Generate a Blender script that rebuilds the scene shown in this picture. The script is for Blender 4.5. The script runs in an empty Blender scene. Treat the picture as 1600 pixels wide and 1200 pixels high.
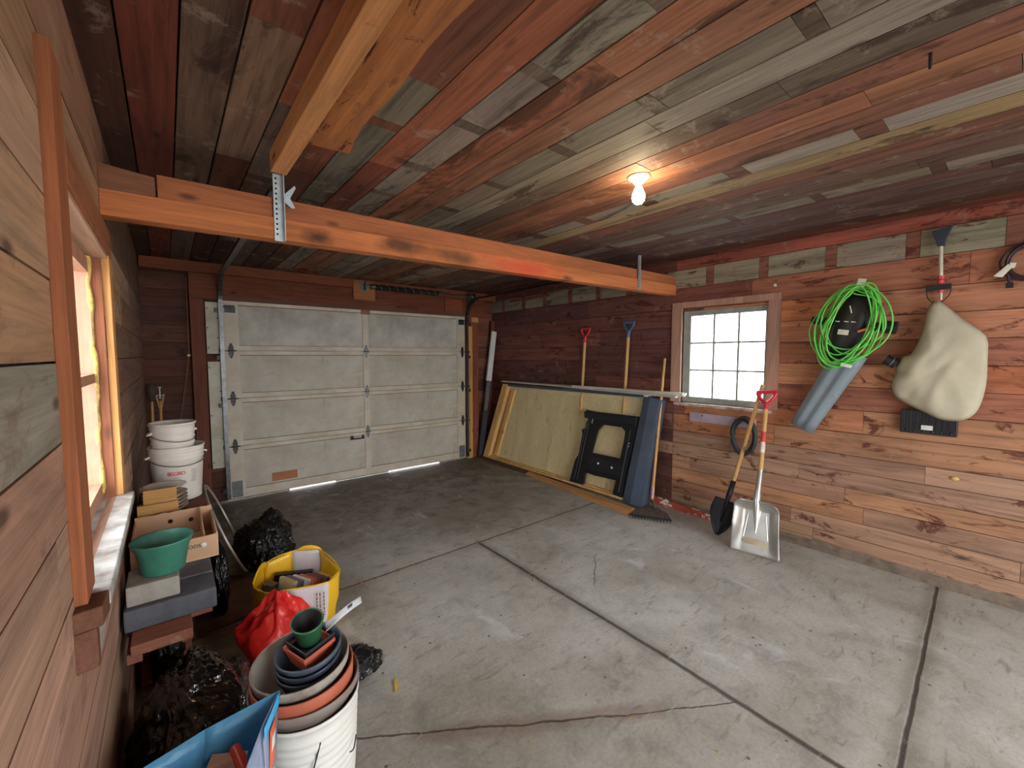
import bpy, bmesh, math, random
from mathutils import Vector, Matrix, noise, Euler
random.seed(7)
PI = math.pi
SC = bpy.context.scene
COL = SC.collection
def lin(c):
    return tuple(((v/255)/12.92 if v/255 <= .04045 else ((v/255+.055)/1.055)**2.4) for v in c)

# ------------------------------------------------------------------ materials
def new_mat(name):
    m = bpy.data.materials.new(name); m.use_nodes = True
    nt = m.node_tree; nt.nodes.clear()
    out = nt.nodes.new('ShaderNodeOutputMaterial'); b = nt.nodes.new('ShaderNodeBsdfPrincipled')
    nt.links.new(b.outputs[0], out.inputs[0])
    return m, nt, b
class N:
    def __init__(s, nt): s.nt = nt
    def n(s, t, **k):
        o = s.nt.nodes.new('ShaderNode'+t)
        for a, v in k.items(): setattr(o, a, v)
        return o
    def l(s, a, b): s.nt.links.new(a, b)
    def tc(s, out='Object'): return s.n('TexCoord').outputs[out]
    def mapping(s, vec, scale=(1,1,1), loc=(0,0,0), rot=(0,0,0)):
        m = s.n('Mapping'); s.l(vec, m.inputs[0]); m.inputs['Scale'].default_value = scale
        m.inputs['Location'].default_value = loc; m.inputs['Rotation'].default_value = rot
        return m.outputs[0]
    def noise(s, vec, scale, detail=6, rough=.55, dist=0, out=0):
        t = s.n('TexNoise'); s.l(vec, t.inputs['Vector']); t.inputs['Scale'].default_value = scale
        t.inputs['Detail'].default_value = detail; t.inputs['Roughness'].default_value = rough
        t.inputs['Distortion'].default_value = dist
        return t.outputs[out]
    def ramp(s, fac, stops, interp='LINEAR'):
        r = s.n('ValToRGB'); s.l(fac, r.inputs[0]); cr = r.color_ramp; cr.interpolation = interp
        while len(cr.elements) < len(stops): cr.elements.new(.5)
        for e, (p, c) in zip(cr.elements, stops):
            e.position = p; e.color = (c, c, c, 1) if isinstance(c, (int, float)) else tuple(c)+(1,)
        return r.outputs[0]
    def mix(s, fac, a, b, mode='MIX'):
        m = s.n('Mix', data_type='RGBA', blend_type=mode)
        for i, v in ((0, fac), (6, a), (7, b)):
            if isinstance(v, (int, float)): m.inputs[i].default_value = v
            elif isinstance(v, tuple): m.inputs[i].default_value = v+(1,)
            else: s.l(v, m.inputs[i])
        return m.outputs[2]
    def math(s, op, a, b=0, c=0):
        m = s.n('Math', operation=op)
        for i, v in enumerate((a, b, c)):
            if isinstance(v, (int, float)): m.inputs[i].default_value = v
            else: s.l(v, m.inputs[i])
        return m.outputs[0]
    def bump(s, h, bsdf, strength=.3, dist=.005):
        b = s.n('Bump'); b.inputs['Strength'].default_value = strength; b.inputs['Distance'].default_value = dist
        s.l(h, b.inputs['Height']); s.l(b.outputs[0], bsdf.inputs['Normal'])

def plain(name, c, rough=.6, metal=0, var=.12, scale=12, bump=0, bscale=60, spec=.5, trans=0, c2=None, coat=0):
    m, nt, b = new_mat(name); k = N(nt)
    co = k.tc()
    base = lin(c)
    f = k.noise(co, scale, 5, .6)
    lo = tuple(v*(1-var) for v in base) if c2 is None else lin(c2)
    hi = tuple(min(1, v*(1+var)) for v in base)
    k.l(k.ramp(f, [(.35, lo), (.62, hi)]), b.inputs['Base Color'])
    b.inputs['Roughness'].default_value = rough; b.inputs['Metallic'].default_value = metal
    b.inputs['Specular IOR Level'].default_value = spec
    if trans: b.inputs['Transmission Weight'].default_value = trans
    if coat: b.inputs['Coat Weight'].default_value = coat
    if bump: k.bump(k.noise(co, bscale, 4, .6), b, bump, .004)
    return m

def wood(name, axis, tint=None, grain=.45, blotch=None, bl_amt=.0, bl_scale=1.6, use_attr=True, rough=.75, base=(150,100,70), pale=None, pale_amt=0):
    """board wood: colour of each board from its colour attribute, grain along one axis"""
    m, nt, b = new_mat(name); k = N(nt)
    co = k.tc()
    if use_attr:
        a = k.n('Attribute'); a.attribute_name = 'Col'
        colr = a.outputs['Color']; rnd = a.outputs['Alpha']
        cx = k.n('CombineXYZ')
        k.l(k.math('MULTIPLY', rnd, 37.), cx.inputs[0]); k.l(k.math('MULTIPLY', rnd, 91.), cx.inputs[1]); k.l(k.math('MULTIPLY', rnd, 53.), cx.inputs[2])
        va = k.n('VectorMath', operation='ADD'); k.l(co, va.inputs[0]); k.l(cx.outputs[0], va.inputs[1]); co2 = va.outputs[0]
    else:
        colr = lin(base); co2 = co
    st = [22, 22, 22]; st['xyz'.index(axis)] = 1.1
    g1 = k.noise(k.mapping(co2, tuple(st)), 1.5, 8, .65, .6)
    st2 = [5, 5, 5]; st2['xyz'.index(axis)] = .8
    g2 = k.noise(k.mapping(co2, tuple(st2)), 1.3, 5, .6, 1.2)
    st3 = [120, 120, 120]; st3['xyz'.index(axis)] = 3
    g3 = k.noise(k.mapping(co2, tuple(st3)), 1.0, 3, .6, .2)
    v = k.ramp(g1, [(.28, 1-grain), (.5, 1.0), (.75, 1.0+grain*.35)])
    c = k.mix(1.0, colr, v, 'MULTIPLY')
    v2 = k.ramp(g2, [(.3, .68), (.5, 1.0), (.72, 1.22)])
    c = k.mix(1.0, c, v2, 'MULTIPLY')
    v3 = k.ramp(g3, [(.25, .78), (.6, 1.06)])
    c = k.mix(1.0, c, v3, 'MULTIPLY')
    if blotch is not None:
        sb = [bl_scale*2.6]*3; sb['xyz'.index(axis)] = bl_scale
        bn = k.noise(k.mapping(co2, tuple(sb)), 1.6, 7, .72, .9)
        bf = k.ramp(bn, [(.56, 0.), (.63, 1.)])
        bf = k.math('MULTIPLY', bf, bl_amt)
        c = k.mix(bf, c, lin(blotch))
    if pale is not None:
        pn = k.noise(k.mapping(co2, (4, 4, 4)), 1.1, 8, .75, .4)
        pf = k.math('MULTIPLY', k.ramp(pn, [(.57, 0.), (.64, 1.)]), pale_amt)
        c = k.mix(pf, c, lin(pale))
    # knots and nail marks
    sv = [13, 13, 13]; sv['xyz'.index(axis)] = 5
    vo = k.n('TexVoronoi'); k.l(k.mapping(co2, tuple(sv)), vo.inputs['Vector']); vo.inputs['Scale'].default_value = .55
    kf = k.ramp(vo.outputs['Distance'], [(.05, .75), (.13, 0.)])
    c = k.mix(kf, c, (.02, .009, .005))
    k.l(c, b.inputs['Base Color'])
    b.inputs['Roughness'].default_value = rough; b.inputs['Specular IOR Level'].default_value = .3
    h = k.math('ADD', g1, k.math('MULTIPLY', g3, .5))
    k.bump(h, b, .35, .004)
    return m

# ------------------------------------------------------------------ mesh builder
WL = {}
class MB:
    def __init__(s):
        s.bm = bmesh.new(); s.cl = s.bm.loops.layers.float_color.new('Col')
    def _paint(s, faces, col):
        if col is None: return
        for f in faces:
            for l in f.loops: l[s.cl] = col
    def raw(s, verts, faces, col=None, smooth=False):
        vs = [s.bm.verts.new(v) for v in verts]; fs = []
        for f in faces:
            try: q = s.bm.faces.new([vs[i] for i in f])
            except ValueError: continue
            q.smooth = smooth; fs.append(q)
        s._paint(fs, col); return s
    def box(s, c, size, rot=None, col=None):
        x, y, z = (v/2 for v in size)
        P = [Vector(p) for p in ((-x,-y,-z),(x,-y,-z),(x,y,-z),(-x,y,-z),(-x,-y,z),(x,-y,z),(x,y,z),(-x,y,z))]
        if rot is not None:
            R = rot if isinstance(rot, Matrix) else Euler(rot).to_matrix()
            P = [R @ p for p in P]
        c = Vector(c)
        return s.raw([p+c for p in P], [(0,3,2,1),(4,5,6,7),(0,1,5,4),(1,2,6,5),(2,3,7,6),(3,0,4,7)], col)
    def bx(s, a, b, col=None):
        a, b = Vector(a), Vector(b)
        return s.box((a+b)/2, [abs(v) for v in (b-a)], None, col)
    def bar(s, a, b, w, h, up=(0,0,1), col=None):
        """box from point a to point b, w wide across, h thick along up"""
        a, b = Vector(a), Vector(b); d = (b-a); L = d.length; d.normalize()
        u = Vector(up); u = (u-d*u.dot(d)).normalized(); r = d.cross(u)
        M = Matrix((r, d, u)).transposed()
        return s.box((a+b)/2, (w, L, h), M, col)
    def hexa(s, p8, col=None):
        """p8: four corners of one face, then the four opposite ones"""
        s.raw([Vector(p) for p in p8], [(0,3,2,1),(4,5,6,7),(0,1,5,4),(1,2,6,5),(2,3,7,6),(3,0,4,7)], col); return s
    def prism(s, outline, ext, holes=None, col=None, smooth=False):
        """outline: list of 3D points (planar); ext: extrusion vector"""
        ext = Vector(ext); o = [Vector(p) for p in outline]; n = len(o)
        if not holes:
            vs = o+[p+ext for p in o]
            fs = [tuple(range(n))[::-1], tuple(range(n, 2*n))]+[(i, (i+1) % n, n+(i+1) % n, n+i) for i in range(n)]
            return s.raw(vs, fs, col, False)
        loops = [o]+[[Vector(p) for p in h] for h in holes]
        from mathutils.geometry import tessellate_polygon
        tris = tessellate_polygon(loops)
        flat = [p for lp in loops for p in lp]; N_ = len(flat)
        vs = flat+[p+ext for p in flat]; fs = [tuple(t) for t in tris]+[tuple(i+N_ for i in t)[::-1] for t in tris]
        k = 0
        for lp in loops:
            m = len(lp)
            fs += [(k+i, k+(i+1) % m, N_+k+(i+1) % m, N_+k+i) for i in range(m)]; k += m
        return s.raw(vs, fs, col, False)
    def tube(s, pts, r, seg=10, closed=False, cap=True, col=None):
        pts = [Vector(p) for p in pts]; n = len(pts)
        rs = r if isinstance(r, (list, tuple)) else [r]*n
        prev = None; rings = []
        for i, p in enumerate(pts):
            if closed: d = pts[(i+1) % n]-pts[i-1]
            else: d = pts[min(i+1, n-1)]-pts[max(i-1, 0)]
            d.normalize()
            if prev is None:
                u = d.orthogonal().normalized()
            else:
                u = prev-d*prev.dot(d)
                u = u.normalized() if u.length > 1e-6 else d.orthogonal().normalized()
            prev = u; v = d.cross(u)
            rings.append([p+(u*math.cos(2*PI*j/seg)+v*math.sin(2*PI*j/seg))*rs[i] for j in range(seg)])
        vs = [q for rg in rings for q in rg]; fs = []
        for i in range(n if closed else n-1):
            a, b = i*seg, ((i+1) % n)*seg
            for j in range(seg):
                fs.append((a+j, a+(j+1) % seg, b+(j+1) % seg, b+j))
        s.raw(vs, fs, col, True)
        if cap and not closed:
            s.raw(rings[0][::-1], [tuple(range(seg))], col); s.raw(rings[-1], [tuple(range(seg))], col)
        return s
    def lathe(s, prof, c=(0,0,0), seg=40, M=None, col=None, sx=1, sy=1, wob=None):
        """prof: (radius, height) pairs revolved round z, then turned by M and moved to c"""
        c = Vector(c); vs = []; fs = []; n = len(prof)
        for (r, h) in prof:
            for j in range(seg):
                a = 2*PI*j/seg; rr = r*(1+(wob(a, h) if wob else 0))
                p = Vector((rr*math.cos(a)*sx, rr*math.sin(a)*sy, h))
                vs.append((M @ p if M else p)+c)
        for i in range(n-1):
            for j in range(seg):
                fs.append((i*seg+j, i*seg+(j+1) % seg, (i+1)*seg+(j+1) % seg, (i+1)*seg+j))
        s.raw(vs, fs, col, True)
        return s
    def grid(s, fn, nu, nv, thick=0, col=None, smooth=True):
        vs = [Vector(fn(i/(nu-1), j/(nv-1))) for i in range(nu) for j in range(nv)]
        fs = [(i*nv+j, (i+1)*nv+j, (i+1)*nv+j+1, i*nv+j+1) for i in range(nu-1) for j in range(nv-1)]
        return s.raw(vs, fs, col, smooth)
    def build(s, name, mat, parent=None, bevel=0, merge=0, solid=0, subsurf=0, world=False):
        bm = s.bm
        if merge: bmesh.ops.remove_doubles(bm, verts=bm.verts, dist=merge)
        bmesh.ops.recalc_face_normals(bm, faces=bm.faces)
        vs = [v.co for v in bm.verts]
        lo = Vector((min(v.x for v in vs), min(v.y for v in vs), min(v.z for v in vs)))
        hi = Vector((max(v.x for v in vs), max(v.y for v in vs), max(v.z for v in vs)))
        o = (lo+hi)/2 if parent is not None else Vector(((lo.x+hi.x)/2, (lo.y+hi.y)/2, lo.z))
        if world: o = Vector((0,0,0))
        for v in bm.verts: v.co -= o
        me = bpy.data.meshes.new(name); bm.to_mesh(me); bm.free()
        ob = bpy.data.objects.new(name, me); COL.objects.link(ob)
        me.materials.append(mat)
        WL[ob.name] = o
        ob.location = o-(WL[parent.name] if parent is not None else Vector((0,0,0)))
        if parent is not None: ob.parent = parent
        if solid:
            md = ob.modifiers.new('Solidify', 'SOLIDIFY'); md.thickness = solid; md.offset = 0
        if bevel:
            md = ob.modifiers.new('Bevel', 'BEVEL'); md.width = bevel; md.segments = 2; md.limit_method = 'ANGLE'; md.angle_limit = .7
        if name in SPLIT: split_parts(ob)
        if subsurf:
            md = ob.modifiers.new('Subsurf', 'SUBSURF'); md.levels = subsurf; md.render_levels = subsurf
        return ob
def thing(name, loc, label, cat, group=None):
    o = bpy.data.objects.new(name, None); COL.objects.link(o); o.location = loc; o.empty_display_size = .1
    WL[o.name] = Vector(loc); tag(o, label, cat, group); return o
def split_parts(ob):
    """give every separate piece of a part its own object"""
    bm = bmesh.new(); bm.from_mesh(ob.data); bm.verts.ensure_lookup_table(); seen = set(); comps = []
    for v in bm.verts:
        if v.index in seen: continue
        st = [v]; seen.add(v.index); cc = []
        while st:
            w_ = st.pop(); cc.append(w_.index)
            for e in w_.link_edges:
                q = e.other_vert(w_)
                if q.index not in seen: seen.add(q.index); st.append(q)
        comps.append(set(cc))
    bm.free()
    if len(comps) < 2: return ob
    src = ob.data; out = None
    for cset in comps:
        b2 = bmesh.new(); b2.from_mesh(src); b2.verts.ensure_lookup_table()
        bmesh.ops.delete(b2, geom=[v for v in b2.verts if v.index not in cset], context='VERTS')
        me = bpy.data.meshes.new(ob.name); b2.to_mesh(me); b2.free()
        for mt in src.materials: me.materials.append(mt)
        if out is None: ob.data = me; out = ob
        else:
            c = ob.copy(); c.data = me; COL.objects.link(c); c.parent = ob.parent
    return ob
SPLIT = {'cross_bar', 'nail_heads', 'anchor_bracket', 'bolts', 'rivets', 'hand_holes', 'marks', 'lug', 'bolt_holes', 'rust_line', 'bottom_seal', 'cone', 'screw_head', 'rib'}
def tag(o, label=None, cat=None, group=None, kind=None):
    if label: o['label'] = label
    if cat: o['category'] = cat
    if group: o['group'] = group
    if kind: o['kind'] = kind
    return o
def struct(o, label=None):
    o['kind'] = 'structure'
    if label: o['label'] = label
    return o
def text(name, s, size, M, mat, parent, ext=.0008):
    cu = bpy.data.curves.new(name, 'FONT'); cu.body = s; cu.size = size; cu.align_x = 'CENTER'; cu.align_y = 'CENTER'; cu.extrude = ext
    t = bpy.data.objects.new(name, cu); COL.objects.link(t)
    dg = bpy.context.evaluated_depsgraph_get()
    me = bpy.data.meshes.new_from_object(t.evaluated_get(dg)); bpy.data.objects.remove(t)
    me.transform(M); me.materials.clear(); me.materials.append(mat)
    ob = bpy.data.objects.new(name, me); COL.objects.link(ob)
    ob.location = -WL[parent.name]; ob.parent = parent; WL[ob.name] = Vector((0,0,0))
    return ob
def frame(right, up, at):
    """matrix whose local x runs along right and local y along up"""
    r = Vector(right).normalized(); u = Vector(up); u = (u-r*u.dot(r)).normalized(); n = r.cross(u)
    M = Matrix((r, u, n)).transposed().to_4x4(); M.translation = Vector(at); return M
def smooth_path(pts, n=8, closed=False):
    P = [Vector(p) for p in pts]; out = []; m = len(P)
    rng = range(m) if closed else range(m-1)
    for i in rng:
        if closed: a, b, c, d = P[i-1], P[i], P[(i+1) % m], P[(i+2) % m]
        else: a, b, c, d = P[max(i-1, 0)], P[i], P[i+1], P[min(i+2, m-1)]
        for k in range(n):
            t = k/n
            out.append(.5*((2*b)+(c-a)*t+(2*a-5*b+4*c-d)*t*t+(-a+3*b-3*c+d)*t**3))
    if not closed: out.append(P[-1])
    return out
def crumple(center, rad, seed, amp=.22, sub=5, floor=None, top=None, wr=.06, wf=5.5):
    """a slumped plastic bag: deformed ball with sharp ridged folds and a flat base"""
    mb = MB(); bm = mb.bm
    bmesh.ops.create_icosphere(bm, subdivisions=sub, radius=1)
    off = Vector((seed*7.3, seed*3.1, seed*1.7))
    for v in bm.verts:
        p = v.co.copy()
        n1 = noise.noise(p*1.3+off)
        q = Vector((p.x*1.5, p.y*1.5, p.z*.75))*wf*.35+off*2
        q += Vector((noise.noise(q*.7), noise.noise(q*.7+Vector((9,0,0))), noise.noise(q*.7+Vector((0,9,0)))))*1.2
        r1 = (1-min(1, abs(noise.noise(q))*3.2))**2; r2 = (1-min(1, abs(noise.noise(q*2.1+Vector((3, 1, 4))))*3.2))**2; r3 = (1-min(1, abs(noise.noise(q*4.3+Vector((1, 7, 2))))*3.))**2
        s_ = 1+amp*n1*1.6+wr*1.5*r1+wr*.9*r2+wr*.4*r3
        v.co = Vector((p.x*rad[0]*s_, p.y*rad[1]*s_, p.z*rad[2]*s_))+Vector(center)
        if top: v.co = top(v.co, p)
        if floor is not None and v.co.z < floor+.004:
            v.co.z = floor+.004*max(0, 1+p.z)*.5
    for f in bm.faces: f.smooth = True
    return mb
LX, RX, BY, FY, CZ = -.17, 3.86, 5.20, -2.1, 2.406
KS = [1.0, .12]
def jit(c, rng, a=.12):
    k = (1+rng.uniform(-a, a))*KS[0]; g = sum(c)/3; c = tuple(v*(1-KS[1])+g*KS[1] for v in c)
    return tuple(v*k*(1+rng.uniform(-.04, .04)) for v in c)
def boards(mb, fn, edges, u0, u1, colfn, rng, holes=(), minl=.9, maxl=2.6, gap=.0022, thick=.02, segs=None):
    """rows of boards between successive edge values, cut where a hole lies"""
    ev = sorted(set(edges)); 
    for r in range(len(ev)-1):
        a, b = ev[r], ev[r+1]
        cuts = sorted({a, b, *[h for H in holes for h in (H[2], H[3]) if a+.001 < h < b-.001]})
        js = []
        fixed = segs.get(r) if segs else None
        if fixed: js = [(p, c) for p, c in fixed]
        else:
            u = u0; 
            while u < u1:
                js.append((u, None)); u += rng.uniform(minl, maxl)
        js.append((u1, None))
        for i in range(len(js)-1):
            s, e = max(js[i][0], u0), min(js[i+1][0], u1)
            if e-s < .005: continue
            c = js[i][1] if js[i][1] is not None else colfn(r, (s+e)/2, (a+b)/2)
            c = jit(lin(c), rng, .1)+(rng.random(),); d = rng.uniform(0, .0025)
            for q in range(len(cuts)-1):
                va, vb = cuts[q], cuts[q+1]
                ga = gap if q == 0 else 0; gb = gap if q == len(cuts)-2 else 0
                iv = [(s+.001, e-.001)]
                for H in holes:
                    if H[2] < vb-.001 and H[3] > va+.001:
                        nv = []
                        for (x, y) in iv:
                            if H[1] <= x or H[0] >= y: nv.append((x, y)); continue
                            if H[0] > x: nv.append((x, H[0]))
                            if H[1] < y: nv.append((H[1], y))
                        iv = nv
                for (x, y) in iv:
                    if y-x < .003: continue
                    A, B = va+ga, vb-gb
                    mb.hexa([fn(x,A,d),fn(y,A,d),fn(y,B,d),fn(x,B,d),fn(x,A,-thick),fn(y,A,-thick),fn(y,B,-thick),fn(x,B,-thick)], c)
DK = (.012, .008, .006, .5)

# ---- ceiling: boards run along y
rng = random.Random(3)
M_ceil = wood('ceiling_wood', 'y', blotch=(50, 28, 20), bl_amt=.75, bl_scale=.9, pale=(160, 146, 132), pale_amt=.5, grain=.55)
cx = [LX-.02, -.07, .066]
while cx[-1] < RX: cx.append(cx[-1]+.1403)
cx[-1] = RX+.02
RD, BR, GY, LG, TN, OR, DB = (124, 70, 46), (120, 80, 56), (118, 102, 88), (136, 122, 106), (158, 124, 88), (150, 92, 58), (84, 54, 40)
pal = [DB, (118,58,40), (108,86,68), RD, (140,86,54), (152,92,52), BR, (142,82,52), (132,118,104), (146,88,56), (140,92,64), GY, LG, (104,86,70), (128,80,58), (146,94,62), (128,82,62), GY, (158,128,90), (122,78,62), (116,86,72), (104,76,64), (112,96,84), (96,64,58), (104,84,76), (92,60,56), (104,76,70)]
def seg_row(colA, colB, rng, L=.40, w=.055, start=-1.5, end=5.3):
    o = []; u = start
    while u < end:
        o.append((u, colA)); u += L*rng.uniform(.92, 1.08); o.append((u, colB)); u += w
    return o
segs = {8: seg_row((132,118,104), (110,92,76), rng, .38), 11: seg_row((122,108,92), (92,74,58), rng, .42),
        17: seg_row((144,132,118), (118,78,60), rng, .40, .09), 22: seg_row((124,112,98), (100,70,60), rng, .41),
        3: [(FY, (116,64,44)), (.98, (116,64,44)), (1.36, (128,98,78)), (2.35, (104,54,38)), (3.2, (78,46,36))],
        4: [(FY, (140,82,50)), (1.75, (108,94,82)), (2.5, (90,60,48)), (3.4, (66,48,40))],
        5: [(FY, (150,92,54)), (1.35, (120,60,38)), (2.3, (92,50,36)), (3.5, (96,84,70))],
        6: [(FY, (122,74,50)), (1.32, (108,100,86)), (1.62, (112,68,48)), (1.68, (100,92,78)), (2.7, (84,54,42))],
        7: [(FY, (142,82,50)), (2.0, (118,58,40)), (4.2, (90,60,46))]}
mb = MB()
boards(mb, lambda u, v, d: (v, u, CZ-d), cx, FY, BY+.02, lambda r, u, v: pal[r % len(pal)], rng, segs=segs, minl=1.4, maxl=3.2, gap=.0032)
mb.bx((LX-.1, FY-.1, CZ+.022), (RX+.1, BY+.1, CZ+.06), DK)
struct(mb.build('ceiling', M_ceil), 'ceiling of narrow weathered brown and grey boards')

KS[:] = [1.12, .15]
# ---- left wall, boards along y
W1 = (1.315, 2.15, .975, 1.865)           # left window opening: y0, y1, z0, z1
rng = random.Random(11)
M_left = wood('left_wall_wood', 'y', blotch=(92, 56, 40), bl_amt=.45, bl_scale=1.1, pale=(168, 142, 122), pale_amt=.3, grain=.35)
ez = [-.02]+[.047+.16*i for i in range(15)]+[CZ+.02]
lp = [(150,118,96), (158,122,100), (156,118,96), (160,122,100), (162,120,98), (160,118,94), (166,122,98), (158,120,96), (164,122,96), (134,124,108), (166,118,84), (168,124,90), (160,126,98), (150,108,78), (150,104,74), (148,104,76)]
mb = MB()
boards(mb, lambda u, v, d: (LX+d, u, v), ez, FY, BY, lambda r, u, v: lp[r % len(lp)] if u < 2.6 else tuple(c*.72 for c in lp[r % len(lp)]), rng, holes=[W1], minl=1.8, maxl=3.4,  # boards past the window darkened: dimmer light and vignette put into their colour
       segs={9: [(FY, (160,116,86)), (.25, (134,124,108)), (1.9, (120,84,62))]})
for a, b in (((LX-.16, FY-.1, -.05), (LX-.017, W1[0], CZ)), ((LX-.16, W1[1], -.05), (LX-.017, BY+.1, CZ)), ((LX-.16, W1[0], -.05), (LX-.017, W1[1], W1[2]-.03)), ((LX-.16, W1[0], W1[3]), (LX-.017, W1[1], CZ))):
    mb.bx(a, b, DK)
struct(mb.build('wall_left', M_left), 'left wall of wide horizontal boards around a deep window')

# ---- right wall
KS[:] = [1.12, .07]
W2 = (1.37, 2.13, 1.05, 1.92)
rng = random.Random(5)
M_right = wood('right_wall_wood', 'y', blotch=(78, 30, 24), bl_amt=.85, bl_scale=2.2, pale=(158, 128, 108), pale_amt=.35, grain=.5)
ez = [.03]
while ez[-1] < 2.24: ez.append(ez[-1]+(.1253 if ez[-1] < .78 else .1655))
ez = [.03+.1225*i for i in range(7)]; 
z = ez[-1]
while z+.165 < 2.16: z += .1678; ez.append(z)
ez = ez[:-1]+[2.14, 2.315, CZ+.02]
NR = len(ez)-1
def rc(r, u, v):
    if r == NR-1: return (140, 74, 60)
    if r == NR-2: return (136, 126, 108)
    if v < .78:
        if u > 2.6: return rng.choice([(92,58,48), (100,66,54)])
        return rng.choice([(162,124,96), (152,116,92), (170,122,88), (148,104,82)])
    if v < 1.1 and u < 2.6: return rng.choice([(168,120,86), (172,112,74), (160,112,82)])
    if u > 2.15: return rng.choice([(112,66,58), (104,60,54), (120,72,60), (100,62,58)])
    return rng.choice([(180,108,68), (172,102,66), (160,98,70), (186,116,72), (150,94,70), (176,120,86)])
mb = MB()
def rrow(r):
    o = []; u = FY
    while u < BY:
        L = rng.uniform(.7, 1.9); m = u+L/2; v = (ez[r]+ez[r+1])/2
        o.append((u, rc(r, m if u < 2.15 < u+L and False else m, v))); 
        nu = u+L
        if u < 2.2 < nu: nu = 2.2
        u = nu
    return o
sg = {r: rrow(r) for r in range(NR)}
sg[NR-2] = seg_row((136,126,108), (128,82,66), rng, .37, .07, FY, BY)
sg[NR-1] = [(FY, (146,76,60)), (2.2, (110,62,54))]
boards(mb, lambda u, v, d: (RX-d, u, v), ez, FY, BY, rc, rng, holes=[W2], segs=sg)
for a, b in (((RX+.017, FY-.1, -.05), (RX+.12, W2[0], CZ)), ((RX+.017, W2[1], -.05), (RX+.12, BY+.1, CZ)), ((RX+.017, W2[0], -.05), (RX+.12, W2[1], W2[2])), ((RX+.017, W2[0], W2[3]), (RX+.12, W2[1], CZ))):
    mb.bx(a, b, DK)
struct(mb.build('wall_right', M_right), 'right wall of narrow orange-brown horizontal boards')

KS[:] = [1.0, .1]
# ---- back wall with the garage door opening
DO = (.458, 3.322, -.1, 2.09)
rng = random.Random(9)
M_back = wood('back_wall_wood', 'x', blotch=(40, 22, 16), bl_amt=.5, grain=.4, pale=(120,84,64), pale_amt=.15)
ez = [-.02+.165*i for i in range(15)]+[CZ+.02]
mb = MB()
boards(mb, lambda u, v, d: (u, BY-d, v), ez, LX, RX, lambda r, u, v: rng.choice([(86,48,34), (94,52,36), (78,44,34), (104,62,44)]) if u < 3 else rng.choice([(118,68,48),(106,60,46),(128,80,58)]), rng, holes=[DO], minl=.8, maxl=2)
for a, b in (((LX-.1, BY+.017, -.05), (DO[0], BY+.15, CZ)), ((DO[1], BY+.017, -.05), (RX+.1, BY+.15, CZ)), ((DO[0], BY+.017, DO[3]), (DO[1], BY+.15, CZ))):
    mb.bx(a, b, DK)
struct(mb.build('wall_back', M_back), 'dark reddish board wall around the overhead door')

# ---- unseen wall behind the camera; its wide doorway is added to let daylight in
OP = (.25, 3.1, -.1, 2.12)
mb = MB()
boards(mb, lambda u, v, d: (u, FY+d, v), ez, LX, RX, lambda r, u, v: rng.choice([(150,100,70), (140,96,70)]), rng, holes=[OP])
for a, b in (((LX-.1, FY-.15, -.05), (OP[0], FY-.017, CZ)), ((OP[1], FY-.15, -.05), (RX+.1, FY-.017, CZ)), ((OP[0], FY-.15, OP[3]), (OP[1], FY-.017, CZ))):
    mb.bx(a, b, DK)
struct(mb.build('wall_front', M_back))

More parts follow.
